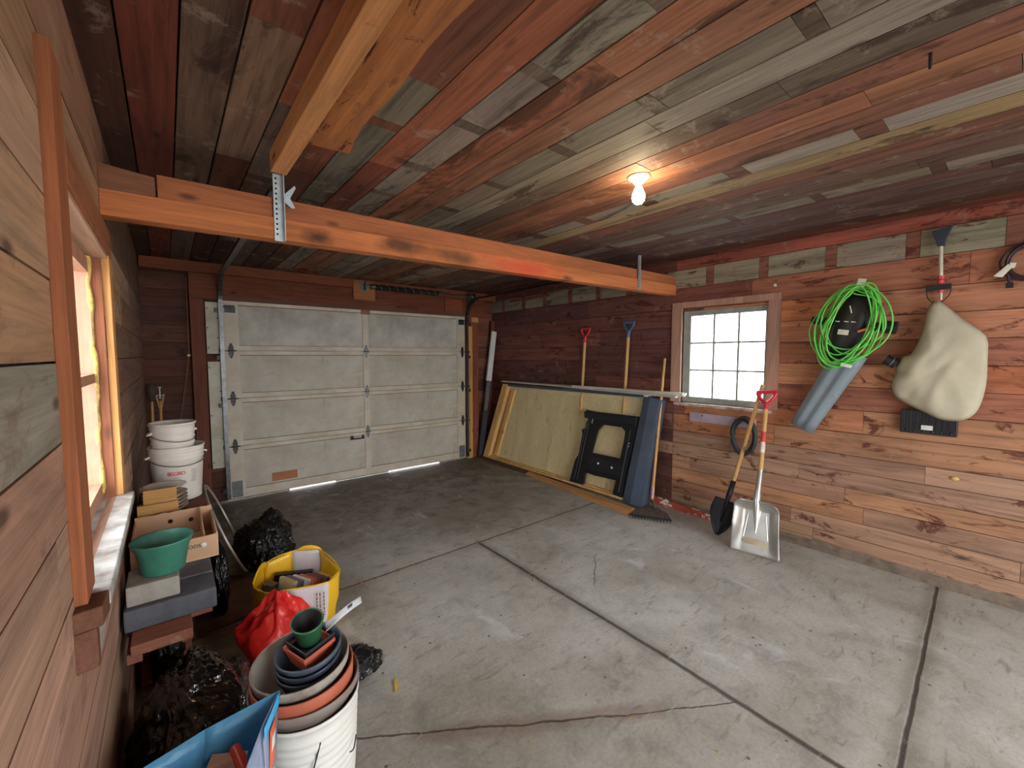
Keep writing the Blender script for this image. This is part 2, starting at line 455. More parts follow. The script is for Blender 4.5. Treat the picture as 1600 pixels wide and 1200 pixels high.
# ---- floor
def floor_mat():
    m, nt, b = new_mat('concrete'); k = N(nt); co = k.tc('Object')
    n1 = k.noise(co, 1.1, 8, .6, .3); n2 = k.noise(co, 5.5, 8, .7, .5); n3 = k.noise(co, 60, 4, .7)
    n4 = k.noise(k.mapping(co, (2, 9, 1), rot=(0, 0, .5)), 2.2, 6, .7, .8)
    sx = k.n('SeparateXYZ'); k.l(co, sx.inputs[0]); X, Y = sx.outputs[0], sx.outputs[1]
    c = k.ramp(n1, [(.3, lin((146, 140, 128))), (.5, lin((174, 172, 162))), (.7, lin((192, 192, 186)))])
    c = k.mix(1, c, k.ramp(n2, [(.28, .66), (.5, 1.), (.75, 1.14)]), 'MULTIPLY')
    c = k.mix(1, c, k.ramp(n3, [(.3, .84), (.6, 1.05)]), 'MULTIPLY')
    # brown tone, strongest by the overhead door and the left wall
    d1 = k.math('MULTIPLY', k.math('SUBTRACT', Y, 2.5), .42)
    d2 = k.math('SUBTRACT', .55, X)
    dd = k.math('ADD', k.math('MAXIMUM', d1, d2), k.math('MULTIPLY', k.math('SUBTRACT', n2, .5), 2.2))
    df = k.math('MULTIPLY', k.ramp(dd, [(.05, 0.), (.95, 1.)]), .86)
    c = k.mix(df, c, lin((84, 68, 54)))
    d3 = k.ramp(n4, [(.57, 0.), (.66, .5)]); c = k.mix(d3, c, lin((112, 100, 86)))
    # pale lime smears
    p = k.noise(k.mapping(co, (1.6, 1, 1), loc=(3, 1, 0)), 2.3, 7, .68, .6)
    c = k.mix(k.ramp(p, [(.6, 0.), (.7, .55)]), c, lin((206, 210, 212)))
    # joints and cracks, each a wandering line
    wn = k.noise(co, 7, 4, .6); w = k.math('MULTIPLY', k.math('SUBTRACT', wn, .5), .035)
    def line(ax, ay, bx, by, wid, wob, soft=1.6):
        L = math.hypot(bx-ax, by-ay); ux, uy = (bx-ax)/L, (by-ay)/L
        px = k.math('SUBTRACT', X, ax); py = k.math('SUBTRACT', Y, ay)
        t = k.math('ADD', k.math('MULTIPLY', px, ux), k.math('MULTIPLY', py, uy))
        s_ = k.math('SUBTRACT', k.math('MULTIPLY', px, uy), k.math('MULTIPLY', py, ux))
        s_ = k.math('ABSOLUTE', k.math('ADD', s_, k.math('MULTIPLY', w, wob)))
        ov = k.math('MAXIMUM', k.math('SUBTRACT', 0, t), k.math('SUBTRACT', t, L))
        dist = k.math('ADD', s_, k.math('MULTIPLY', k.math('MAXIMUM', ov, 0), .5))
        return k.ramp(k.math('DIVIDE', dist, wid*soft*1.0), [(.35, 1.), (1., 0.)])
    L1 = line(-.2, 2.72, 3.4, 2.735, .006, .5); L2 = line(1.878, 2.70, 1.866, 1.1, .010, .45); L2b = line(1.866, 1.1, 1.83, .1, .011, .45)
    L3 = line(3.84, .305, 1.0, .18, .007, .4)
    K1 = line(.50, 1.60, .81, 1.40, .004, 1.4); K2 = line(.81, 1.40, 1.42, .99, .0045, 1.2); K3 = line(1.42, .99, 1.85, .73, .003, 1.2)
    K4 = line(2.3, 2.72, 1.95, 3.4, .003, 2.5); K5 = line(2.45, 2.0, 2.1, 1.72, .003, 2.5)
    j = k.math('MAXIMUM', k.math('MAXIMUM', L1, L2), k.math('MAXIMUM', L3, L2b))
    kk = k.math('MAXIMUM', k.math('MAXIMUM', K1, K2), k.math('MAXIMUM', k.math('MAXIMUM', K3, K4), K5))
    rust = line(.75, 1.42, 1.56, .915, .03, 1.5, 2)
    c = k.mix(k.math('MULTIPLY', rust, k.math('MULTIPLY', n2, .7)), c, lin((110, 62, 48)))
    side = line(-.2, 2.70, 3.4, 2.72, .03, 1, 2); c = k.mix(k.math('MULTIPLY', side, .22), c, lin((150, 120, 90)))
    side2 = line(1.88, 2.70, 1.866, 1.1, .03, 1, 2); c = k.mix(k.math('MULTIPLY', side2, .4), c, lin((104, 94, 80)))
    side3 = line(3.84, .305, 1.0, .18, .035, 1, 2); c = k.mix(k.math('MULTIPLY', side3, .4), c, lin((104, 94, 80)))
    c = k.mix(k.math('MULTIPLY', j, .85), c, lin((44, 38, 32))); c = k.mix(k.math('MULTIPLY', kk, .75), c, lin((56, 46, 38)))
    # crumbs and specks
    vo = k.n('TexVoronoi'); k.l(co, vo.inputs['Vector']); vo.inputs['Scale'].default_value = 9
    c = k.mix(k.ramp(vo.outputs['Distance'], [(.05, .8), (.075, 0.)]), c, lin((70, 56, 46)))
    n5 = k.noise(k.mapping(co, (1, 1, 1)), 26, 6, .75, .5); c = k.mix(k.math('MULTIPLY', k.ramp(n5, [(.6, 0.), (.7, 1.)]), .35), c, lin((96, 84, 70)))
    n6 = k.noise(k.mapping(co, (1.5, 14, 1), rot=(0, 0, .9)), 3, 4, .7, .4); c = k.mix(k.math('MULTIPLY', k.ramp(n6, [(.64, 0.), (.68, 1.)]), .3), c, lin((206, 206, 200)))
    k.l(c, b.inputs['Base Color'])
    k.l(k.ramp(n2, [(.3, .48), (.7, .72)]), b.inputs['Roughness'])
    h = k.math('SUBTRACT', k.math('ADD', k.math('MULTIPLY', n3, .25), n2), k.math('MULTIPLY', k.math('MAXIMUM', j, kk), 3.))
    k.bump(h, b, .35, .006)
    return m
mb = MB(); mb.bx((LX-.16, FY-.15, -.12), (RX+.12, BY+.12, 0))
struct(mb.build('floor', floor_mat(), world=True), 'stained grey concrete floor cut by three joints')
# the ground outside, level with the slab
mb = MB(); mb.raw([(-14,-14,-.14),(18,-14,-.14),(18,20,-.14),(-14,20,-.14)], [(0,1,2,3)])
struct(mb.build('floor', plain('gravel', (176, 172, 164), .9, var=.2, scale=6, bump=.4)), 'pale gravel ground outside')
# low concrete footing strip along the right wall
mb = MB(); rng = random.Random(2)
mb.grid(lambda u, v: ([RX-.005, RX-.005, RX-.035-.012*noise.noise(Vector((u*22, 0, 0))), RX-.05-.012*noise.noise(Vector((u*22, 3, 0)))][min(3, int(v*3+.5))], FY+u*(BY-FY), [.06, .034, .03, .001][min(3, int(v*3+.5))]+(.004*noise.noise(Vector((u*40, v*3, 1))) if v < .9 else 0)), 160, 4)
struct(mb.build('baseboard_right', plain('footing', (112, 98, 84), .9, var=.25, scale=14, bump=.6)), 'thin rough concrete ledge under the right wall')

# ---- camera
cam = bpy.data.cameras.new('camera'); co = bpy.data.objects.new('camera', cam); COL.objects.link(co); SC.camera = co
cam.sensor_fit = 'HORIZONTAL'; cam.sensor_width = 36; cam.lens = 659.319*36/1600; cam.clip_start = .02
yaw, pitch, roll = .684954546, -.0674655318, -.000648867536
cy, sy, cp, sp = math.cos(yaw), math.sin(yaw), math.cos(pitch), math.sin(pitch)
fwd = Vector((sy*cp, cy*cp, sp)); rt = Vector((cy, -sy, 0)); up = rt.cross(fwd)
r2 = rt*math.cos(roll)+up*math.sin(roll); u2 = -rt*math.sin(roll)+up*math.cos(roll)
M = Matrix((r2, u2, -fwd)).transposed().to_4x4(); M.translation = (0, 0, 1.5); co.matrix_world = M

# ---- light
w = bpy.data.worlds.new('sky'); SC.world = w; w.use_nodes = True
bg = w.node_tree.nodes['Background']; bg.inputs[0].default_value = (.93, .97, 1.0, 1); bg.inputs[1].default_value = 3.2
def portal(loc, rot, sx, sy):
    l = bpy.data.lights.new('daylight_portal', 'AREA'); l.shape = 'RECTANGLE'; l.size = sx; l.size_y = sy; l.cycles.is_portal = True
    o = bpy.data.objects.new('daylight_portal', l); COL.objects.link(o); o.location = loc; o.rotation_euler = rot
portal((RX+.13, (W2[0]+W2[1])/2, (W2[2]+W2[3])/2), (0, PI/2, 0), W2[3]-W2[2], W2[1]-W2[0])
portal((LX-.18, (W1[0]+W1[1])/2, (W1[2]+W1[3])/2), (0, -PI/2, 0), W1[3]-W1[2], W1[1]-W1[0])
portal(((OP[0]+OP[1])/2, FY-.17, 1.06), (PI/2, 0, PI), OP[1]-OP[0], 2.12)  # portal for the added doorway behind the camera
vs = SC.view_settings; SC.display_settings.display_device = 'sRGB'
vs.view_transform = 'Standard'; vs.look = 'None'; vs.gamma = 1; vs.exposure = 1.75; vs.use_curve_mapping = False
# ================================================================ materials shared
M_red_wood = wood('red_brown_lumber', 'z', use_attr=False, base=(140, 74, 48), grain=.25, blotch=(90,44,30), bl_amt=.3)
M_casing = wood('casing_lumber', 'z', use_attr=False, base=(150, 92, 60), grain=.22, blotch=(100,56,36), bl_amt=.4)
M_casing_y = wood('casing_lumber_flat', 'y', use_attr=False, base=(150, 92, 60), grain=.22, blotch=(100,56,36), bl_amt=.4)
M_yellow = wood('fresh_pine', 'z', use_attr=False, base=(196, 148, 84), grain=.18)
M_header = wood('header_lumber', 'x', use_attr=False, base=(116, 64, 44), grain=.25, blotch=(70,34,26), bl_amt=.4)
M_pale_x = wood('pine_block', 'x', use_attr=False, base=(172, 112, 70), grain=.2)
M_steel = plain('dull_steel', (120, 122, 122), .42, .85, var=.2, scale=30)
M_dsteel = plain('dark_steel', (62, 62, 62), .5, .8, var=.3, scale=30)
M_galv = plain('galvanized_steel', (176, 186, 192), .45, .6, var=.1, scale=40)
M_hole = plain('dark_hole', (18, 16, 15), .9)
M_white_paint = plain('white_paint', (214, 212, 204), .55, var=.06)
M_black = plain('black_plastic', (24, 25, 28), .45, var=.2)

# ================================================================ left window (window_1)
y0, y1, z0, z1 = W1
R = lambda: random.uniform(-1, 1)
mb = MB()
mb.bx((-.36, y0-.04, z1+.0), (LX+.0, y1+.04, z1+.03)); mb.bx((-.36, y0-.03, z0-.03), (LX-.0, y0, z1)); mb.bx((-.36, y1, z0-.03), (LX+.0, y1+.03, z1))
wf = mb.build('window_1', M_casing, None, .002); struct(wf, 'deep left window with reddish board casing')
mb = MB(); mb.bx((LX+.0, y0-.105, z0+.01), (LX+.022, y0+.005, z1+.24)); mb.build('casing', wood('near_casing', 'z', use_attr=False, base=(150, 88, 54), grain=.28), wf, .002)
mb = MB(); mb.bx((LX+.0, y1-.0, z0), (LX+.022, y1+.09, z1)); mb.build('casing', wood('far_casing', 'z', use_attr=False, base=(204, 146, 88), grain=.15), wf, .002)
mb = MB(); mb.bx((LX+.0, y0+.006, z1), (LX+.023, y1+.09, z1+.10)); mb.build('head_casing', M_casing_y, wf, .002)
mb = MB(); mb.bx((LX-.14, y0+.0, z1-.012), (LX+.018, y1, z1)); mb.build('head_jamb', wood('head_jamb_wood', 'y', use_attr=False, base=(186, 150, 124), grain=.2), wf)
mb = MB(); mb.bx((LX-.15, y1-.012, z0), (LX+.0, y1, z1-.012)); mb.build('side_jamb', wood('side_jamb_wood', 'z', use_attr=False, base=(138, 84, 58), grain=.25), wf)
# sill, painted white, with the horn of brown trim under its near end
mb = MB(); mb.bx((LX-.15, y0-.045, z0-.028), (LX+.050, y1+.03, z0)); 
sill = mb.build('window_sill', plain('worn_white_sill', (198, 200, 198), .6, c2=(132, 122, 112), scale=9, bump=.3), wf, .003); sill['label'] = 'worn white painted sill'
mb = MB(); mb.bx((LX+.0, y0-.115, z0-.11), (LX+.034, y1+.02, z0-.029)); mb.build('apron', plain('worn_apron', (176, 168, 158), .7, c2=(112, 84, 68), scale=9), wf, .003)
mb = MB(); mb.hexa([(LX, y0-.135, z0-.035), (LX+.045, y0-.125, z0-.035), (LX+.049, y0-.046, z0-.04), (LX, y0-.046, z0-.04), (LX, y0-.135, z0+.008), (LX+.045, y0-.125, z0+.008), (LX+.049, y0-.046, z0+.008), (LX, y0-.046, z0+.008)])
mb.hexa([(LX, y0-.135, z0-.12), (LX+.035, y0-.125, z0-.12), (LX+.035, y0-.095, z0-.12), (LX, y0-.095, z0-.12), (LX, y0-.135, z0-.036), (LX+.035, y0-.125, z0-.036), (LX+.035, y0-.095, z0-.036), (LX, y0-.095, z0-.036)])
mb.build('sill_horn', wood('horn_wood', 'y', use_attr=False, base=(104, 66, 48), grain=.3), wf, .003)
# sash with six lights and its glass
mb = MB(); xs = LX-.052
for a, b in ((y0+.01, y0+.05), (y1-.028, y1-.013)): mb.bx((xs-.02, a, z0+.01), (xs+.02, b, z1-.02))
for a, b in ((z0+.01, z0+.06), (z1-.07, z1-.02), ((z0+z1)/2-.016, (z0+z1)/2+.016)): mb.bx((xs-.0195, y0+.01, a), (xs+.0195, y1-.015, b))
mb.bx((xs-.01, (y0+y1)/2-.01, z0), (xs+.01, (y0+y1)/2+.01, z1-.03))
mb.build('sash', plain('sash_wood', (176, 128, 104), .6), wf)
m_glass, nt, b = new_mat('window_glass'); b.inputs['Base Color'].default_value = (.93, 1, .97, 1); b.inputs['Transmission Weight'].default_value = 1; b.inputs['Roughness'].default_value = .02; b.inputs['IOR'].default_value = 1.1; b.inputs['Alpha'].default_value = .25
mb = MB(); mb.bx((xs-.002, y0+.03, z0+.03), (xs+.002, y1-.03, z1-.04)); mb.build('pane', m_glass, wf)
# yellow foam squeezed out along the far side
mb = MB(); pts = [(LX-.034+.004*R(), y1-.018+.003*R(), z0+.02+i*.045) for i in range(22)]
mb.tube(smooth_path(pts, 3), [.009+.004*abs(noise.noise(Vector((i*.9, 0, 0)))) for i in range(64)], 8)
fo = mb.build('foam_seal', plain('yellow_foam', (196, 168, 96), .9, var=.3, scale=60, bump=.8), wf); fo['label'] = 'yellow squeezed-out foam'

# ================================================================ right window (window_2)
a, b_, c0, c1 = 1.37, 2.13, 1.05, 1.92
M_wc = wood('window_casing_wood', 'z', use_attr=False, base=(176, 136, 118), grain=.2)  # base lightened to put the window's glare into the wood colour
mb = MB()
mb.bx((RX-.0, a-.012, c0-.0), (RX+.11, a, c1)); mb.bx((RX-.0, b_, c0), (RX+.11, b_+.012, c1)); mb.bx((RX, a-.012, c1), (RX+.11, b_+.012, c1+.012)); mb.bx((RX, a-.012, c0-.012), (RX+.11, b_+.012, c0))
w2 = mb.build('window_2', M_wc); struct(w2, 'bright nine-pane window in the right wall')
mb = MB(); mb.bx((RX-.028, a-.085, c0-.0), (RX-.003, a+.004, c1+.03)); mb.build('casing', M_wc, w2, .002)
mb = MB(); mb.bx((RX-.028, b_-.004, c0-.0), (RX-.003, b_+.095, c1+.03)); mb.build('casing', M_wc, w2, .002)
mb = MB(); mb.bx((RX-.024, a-.085, c1-.004+.034), (RX-.003, b_+.095, c1+.085)); mb.build('head_casing', M_wc, w2, .002)
mb = MB(); mb.bx((RX-.045, a-.05, c0-.028), (RX-.0, b_+.05, c0-.003)); mb.build('window_sill', plain('worn_sill', (190, 180, 172), .6, c2=(140,116,104)), w2, .002)
M_sash = plain('grey_sash', (150, 152, 146), .6, var=.15)
xs = RX+.045; mb = MB()
gy0, gy1, gz0, gz1 = 1.408, 2.058, 1.105, 1.872
mb.bx((xs-.02, a, c0), (xs+.02, gy0, c1)); mb.bx((xs-.02, gy1, c0), (xs+.02, b_, c1)); mb.bx((xs-.0195, gy0, c0), (xs+.0195, gy1, gz0)); mb.bx((xs-.0195, gy0, gz1), (xs+.0195, gy1, c1))
for i in (1, 2):
    yy = gy0+(gy1-gy0)*i/3; zz = gz0+(gz1-gz0)*i/3
    mb.bx((xs-.012, yy-.008, gz0), (xs+.012, yy+.008, gz1)); mb.bx((xs-.0115, gy0, zz-.008), (xs+.0115, gy1, zz+.008))
mb.build('sash', M_sash, w2)
mb = MB(); mb.bx((xs-.002, gy0-.01, gz0-.01), (xs+.002, gy1+.01, gz1+.01)); mb.build('pane', m_glass, w2)

# ================================================================ beam across the room, hung below the ceiling
def bz(x, l, r): return l+(r-l)*(x-LX)/(RX-LX)
def beam_mat():
    m = wood('beam_wood', 'x', use_attr=False, base=(186, 112, 66), grain=.22, blotch=(140,80,50), bl_amt=.25)
    nt = m.node_tree; k = N(nt); b = [n for n in nt.nodes if n.type == 'BSDF_PRINCIPLED'][0]
    src = b.inputs['Base Color'].links[0].from_socket
    co = k.n('TexCoord').outputs['Object']; sx = k.n('SeparateXYZ'); k.l(co, sx.inputs[0]); X, Z = sx.outputs[0], sx.outputs[2]
    nz = k.noise(co, 9, 4, .7)
    def spot(c, x, z, rx, rz, colr, amt, hard=.35):
        dx = k.math('DIVIDE', k.math('SUBTRACT', X, x), rx); dz = k.math('DIVIDE', k.math('SUBTRACT', Z, z), rz)
        d = k.math('SQRT', k.math('ADD', k.math('MULTIPLY', dx, dx), k.math('MULTIPLY', dz, dz)))
        d = k.math('ADD', d, k.math('MULTIPLY', k.math('SUBTRACT', nz, .5), 1.2))
        return k.mix(k.math('MULTIPLY', k.ramp(d, [(hard*.4, 1.), (1., 0.)]), amt*.9), c, lin(colr))
    c = src
    c = spot(c, .59, 2.07, .09, .05, (26, 20, 18), .9); c = spot(c, .72, 2.14, .1, .03, (60, 34, 26), .5)
    c = spot(c, 1.02, 2.10, .16, .07, (48, 38, 24), .85, .7); c = spot(c, 1.38, 2.09, .18, .06, (74, 54, 36), .85, .6)
    c = spot(c, 1.95, 2.09, .42, .08, (186, 56, 46), .8, .4); c = spot(c, 1.55, 2.15, .2, .05, (172, 70, 56), .5)
    c = spot(c, 2.33, 2.07, .07, .03, (24, 18, 20), .95); c = spot(c, 2.75, 2.18, .12, .03, (52, 40, 34), .4)
    k.l(c, b.inputs['Base Color']); return m
M_beam = beam_mat()
beam = thing('ceiling_beam', (1.8, 2.24, 2.02), 'long orange-brown double board beam hanging across the room below the ceiling', 'beam')
def slab(x0, x1, ya, yb, za, zb, zc, zd, name, m):
    mb = MB(); mb.hexa([(x0,ya,za),(x1,ya,zc),(x1,yb,zc),(x0,yb,za),(x0,ya,zb),(x1,ya,zd),(x1,yb,zd),(x0,yb,zb)])
    return mb
o = slab(LX+.002, RX-.004, 2.20, 2.28, 2.022, 2.118, 2.08, 2.178, '', None).build('lower_board', M_beam, beam, .002, world=False)
# world coordinates are wanted by the stains: keep this mesh's origin at the world origin
for v in o.data.vertices: v.co += WL[o.name]
o.location = -WL[beam.name]; WL[o.name] = Vector((0,0,0))
slab(.0, RX-.004, 2.212, 2.28, 2.119, 2.212, 2.179, 2.262, '', None).build('upper_board', wood('beam_back_wood', 'x', use_attr=False, base=(160, 96, 60), grain=.25), beam, .002)
slab(LX+.002, -.006, 2.215, 2.28, 2.120, 2.215, 2.125, 2.20, '', None).build('end_block', wood('beam_block_wood', 'x', use_attr=False, base=(126, 82, 58), grain=.25), beam, .002)
# joist under the ceiling that meets the beam
mb = MB(); mb.bx((.390, FY+.03, 2.312), (.456, 2.17, CZ-.004))
tag(mb.build('ceiling_joist', wood('joist_wood', 'y', use_attr=False, base=(190, 132, 84), grain=.3, blotch=(120,66,40), bl_amt=.4), None, .003), 'pale square timber fixed under the ceiling boards, running to the beam', 'timber')
mb = MB(); random.seed(5)
pth = []
for i in range(26):
    y = -.9+i*.115; pth.append((.50+.03*noise.noise(Vector((y*3, 0, 0))), y, .12+.045*noise.noise(Vector((y*2.2, 5, 0)))))
vs_ = []; 
for x, y, w_ in pth: vs_ += [(.46, y, CZ-.003), (.46, y, CZ-.012), (.50+w_*.6, y, CZ-.011), (.50+w_+.03, y, CZ-.003)]
fs_ = [(i*4+j, i*4+j+1, i*4+5+j, i*4+4+j) for i in range(25) for j in range(3)]+[(0, 1, 2, 3), (100, 103, 102, 101)]
mb.raw(vs_, fs_)
tag(mb.build('waney_board', wood('waney_wood', 'y', use_attr=False, base=(166, 106, 62), grain=.4, blotch=(60, 28, 20), bl_amt=.95, bl_scale=2.6)), 'orange rough-edged board with dark bark streaks beside the pale ceiling timber', 'board')

# hanger straps
def strap(x, yf, zb, zt, w, label, hook):
    t = thing('hanger_strap', (x, yf, zb), label, 'metal strap', None)
    mb = MB(); mb.bx((x-w/2, yf-.003, zb), (x+w/2, yf, zt)); mb.bx((x+w/2-.003, yf, zb+.05), (x+w/2, yf+.03 if not hook else yf-.03, zt)) if not hook else mb.bx((x+w/2-.003, yf-.033, zb), (x+w/2, yf-.003, zt))
    st_ = mb.build('strip', M_galv, t)
    mb = MB()
    for i in range(12):
        zz = zb+.03+i*(zt-zb-.05)/11
        mb.lathe([(.0045, 0), (.0045, .0012), (0, .0012)], (x-w*.22, yf-.0032, zz), 10, Matrix.Rotation(PI/2, 3, 'X'))
    mb.build('bolt_holes', M_hole, st_)
    if hook:
        mb = MB(); mb.prism([(x+w/2, yf-.02, zt-.09), (x+w/2+.045, yf-.02, zt-.04), (x+w/2+.05, yf-.02, zt-.05), (x+w/2+.025, yf-.02, zt-.1), (x+w/2+.045, yf-.02, zt-.14), (x+w/2+.03, yf-.02, zt-.145), (x+w/2, yf-.02, zt-.12)], (0, .004, 0))
        mb.build('clip', M_galv, t)
strap(.424, 2.197, 2.022, 2.318, .04, 'galvanized perforated metal strap holding the beam beneath the pale ceiling timber', True)
strap(3.235, 2.197, 2.075, 2.37, .035, 'thin metal strap holding the far right end of the beam', False)
# bulb
t = thing('ceiling_light', (1.893, 1.30, 2.26), 'lit bare bulb in a round white porcelain socket on the ceiling', 'light')
MZ = Matrix.Rotation(PI, 3, 'X')
mb = MB(); mb.lathe([(0, 0), (.056, 0), (.056, .006), (.046, .014), (.03, .018), (.028, .03), (.024, .034), (0, .034)], (1.893, 1.30, CZ-.001), 36, MZ)
mb.build('lamp_holder', plain('porcelain', (226, 220, 206), .3, var=.03), t)
m_bulb, nt, b = new_mat('lit_bulb'); b.inputs['Base Color'].default_value = (1, .9, .7, 1); b.inputs['Emission Color'].default_value = (1, .78, .48, 1); b.inputs['Emission Strength'].default_value = 42
mb = MB(); mb.lathe([(.013, .034), (.014, .05), (.022, .068), (.031, .09), (.0325, .105), (.028, .122), (.016, .134), (0, .138)], (1.893, 1.30, CZ-.001), 32, MZ)
bo = mb.build('bulb', m_bulb, t)

# ================================================================ overhead door
DX0, DX1, DY = .455, 3.325, 5.14
M_field = plain('door_field', (184, 180, 168), .6, c2=(150, 145, 134), scale=2.4, bump=.1)
def stain_mat(name, c, c2):
    m, nt, b = new_mat(name); k = N(nt); co = k.tc()
    n1 = k.noise(k.mapping(co, (1.2, 1, 5)), 2.2, 7, .7, .6); n2 = k.noise(k.mapping(co, (6, 1, 1.2)), 1.6, 6, .7)
    base = k.ramp(k.noise(co, 3, 4, .6), [(.35, lin(c2)), (.65, lin(c))])
    f = k.math('MULTIPLY', k.ramp(n1, [(.54, 0.), (.7, 1.)]), .45)
    base = k.mix(f, base, lin((168, 132, 96)))
    f = k.math('MULTIPLY', k.ramp(n2, [(.6, 0.), (.72, 1.)]), .4)
    base = k.mix(f, base, lin((150, 116, 84)))
    k.l(base, b.inputs['Base Color']); b.inputs['Roughness'].default_value = .6
    return m
M_rail = stain_mat('door_rail', (206, 198, 180), (184, 170, 148)); M_fieldb = stain_mat('door_field_stained', (194, 188, 172), (172, 162, 146))
M_rust = plain('rust_line', (104, 66, 42), .8, var=.4, scale=20)
door = thing('door_1', (1.89, DY+.02, .02), 'white sectional overhead door, closed, with rust-stained panels', 'garage door')
del door['category']; door['kind'] = 'structure'
seams = [.018, .565, 1.06, 1.55, 2.06]
for i in range(4):
    za, zb = seams[i]+.002, seams[i+1]-.002
    mb = MB(); rh = .05 if i else .09
    xc = 1.893; st = .13
    mb.bx((DX0, DY, za), (DX0+st, DY+.04, zb)); mb.bx((DX1-st, DY, za), (DX1, DY+.04, zb)); mb.bx((xc-.035, DY, za), (xc+.035, DY+.04, zb))
    for xa, xb in ((DX0+st, xc-.035), (xc+.035, DX1-st)):
        mb.bx((xa, DY+.0005, za), (xb, DY+.04, za+rh)); mb.bx((xa, DY+.0005, zb-.042), (xb, DY+.04, zb))
    if i: mb.bx((DX0, DY+.036, za-.02), (DX1, DY+.046, za+.02))
    sec = mb.build('door_section', M_rail, door, .0015)
    for xa, xb in ((DX0+st, xc-.035), (xc+.035, DX1-st)):
        mb = MB(); mb.bx((xa-.004, DY+.012, za+rh-.004), (xb+.004, DY+.03, zb-.038)); mb.build('panel', M_field if i == 3 else M_fieldb, sec)
    # rust bleeding along the lower lip of the panels
    mb = MB()
    for xa, xb in ((DX0+st, xc-.035), (xc+.035, DX1-st)):
        mb.bx((xa, DY+.0035, zb-.048), (xb, DY+.0125, zb-.0415)); mb.bx((xa, DY+.004, za+rh-.001), (xb, DY+.0125, za+rh+.0035))
    mb.build('rust_line', M_rust, sec)
mb = MB(); mb.bx((DX0, DY+.01, .004), (1.0, DY+.03, .018)); mb.bx((2.9, DY+.01, .004), (DX1, DY+.03, .018)); mb.bx((1.5, DY+.01, .006), (2.15, DY+.03, .018))
mb.build('bottom_seal', plain('weather_strip', (132, 116, 98), .9, var=.3), door)
def hinge(x, z, s=1, roller=0):
    mb = MB(); y = DY-.004
    for q in (1, -1):
        mb.prism([(x-.022*s, y, z+q*.01), (x-.022*s, y, z+q*.035), (x-.008*s, y, z+q*.075), (x+.008*s, y, z+q*.075), (x+.022*s, y, z+q*.035), (x+.022*s, y, z+q*.01)], (0, .003, 0))
    mb.tube([(x-.03, y-.008, z), (x+.03, y-.008, z)], .009, 8)
    h = mb.build('hinge', M_dsteel if s == 1 else M_steel, door)
    mb = MB()
    for q in (1, -1):
        for dx in (-.012, .012): mb.lathe([(.0055, 0), (.004, .004), (0, .005)], (x+dx, y, z+q*.028), 8, Matrix.Rotation(PI/2, 3, 'X'))
        mb.lathe([(.0055, 0), (.004, .004), (0, .005)], (x, y, z+q*.062), 8, Matrix.Rotation(PI/2, 3, 'X'))
    mb.build('bolts', M_hole, h)
    if roller:
        mb = MB(); mb.tube([(x+.05*-roller, y-.012, z), (x+.1*roller, y-.012, z)], .0045, 8); mb.tube([(x+.088*roller, y-.012, z), (x+.102*roller, y-.012, z)], .02, 14)
        mb.build('roller', M_dsteel, h)
for z in seams[1:4]:
    hinge(DX0+.055, z, 1, -1); hinge(1.893, z, .99); hinge(DX1-.045, z, 1, 1)
for x, sgn in ((DX0+.06, -1), (DX1-.06, 1)):
    mb = MB(); mb.bx((x-.045, DY-.004, 1.935), (x+.045, DY, 2.01)); mb.bx((x-.045, DY-.035, 1.935), (x+.045, DY-.004, 1.94)); mb.bx((x-.045, DY-.03, 1.965), (x+.045, DY-.004, 1.969)); mb.tube([(x, DY-.02, 1.99), (x+sgn*.09, DY-.02, 1.99)], .005, 8)
    mb.build('top_roller_bracket', M_dsteel, door)
    mb = MB(); mb.bx((x-.05, DY-.004, .03), (x+.045, DY, .2)); mb.build('bottom_bracket', plain('zinc_plate', (104, 108, 106), .5, .5, var=.2), door)
mb = MB(); mb.tube(smooth_path([(1.70, DY-.002, .505), (1.70, DY-.03, .50), (1.73, DY-.035, .495), (1.81, DY-.035, .495), (1.83, DY-.03, .50), (1.83, DY-.002, .505)], 5), .008, 8); mb.bx((1.675, DY-.004, .48), (1.715, DY, .53)); mb.bx((1.815, DY-.004, .48), (1.84, DY, .53))
mb.build('lift_handle', M_dsteel, door)
mb = MB(); mb.bx((.835, DY+.002, .135), (1.085, DY+.010, .225)); p = mb.build('patch', plain('bare_wood_patch', (166, 106, 66), .7), door); p['label'] = 'bare orange wood patch'
mb = MB(); mb.bx((1.84, DY-.006, 2.0), (1.95, DY-.0005, 2.055)); p = mb.build('lock_plate', plain('copper_plate', (150, 86, 58), .6), door)
# frame boards round the door
def tr(n, a, b, m, lab):
    mb = MB(); mb.bx(a, b); o = mb.build('trim_%d' % n, m, None, .003); struct(o, lab); return o
tr(1, (.19, BY-.075, .0), (.30, BY-.004, 2.05), wood('jamb_wood', 'z', use_attr=False, base=(108, 62, 44), grain=.22), 'reddish post left of the overhead door')
tr(2, (.19, BY-.08, 2.052), (DX1+.35, BY-.004, 2.30), M_header, 'wide reddish header board over the overhead door')
tr(3, (LX+.01, BY-.10, 2.302), (RX-.01, BY-.004, 2.402), wood('plate_wood', 'x', use_attr=False, base=(134, 76, 52), grain=.22), 'red-brown plate along the top of the back wall')
tr(4, (3.365, BY-.09, .0), (3.435, BY-.03, 1.92), M_yellow, 'yellow pine strip right of the overhead door')
tr(5, (3.44, BY-.06, .0), (3.56, BY-.004, 2.05), wood('jamb_wood_r', 'z', use_attr=False, base=(132, 74, 52), grain=.22), 'reddish post right of the overhead door')
tr(6, (3.44, BY-.075, 1.98), (3.55, BY-.062, 2.3), M_yellow, 'short tan board at the top right of the overhead door')
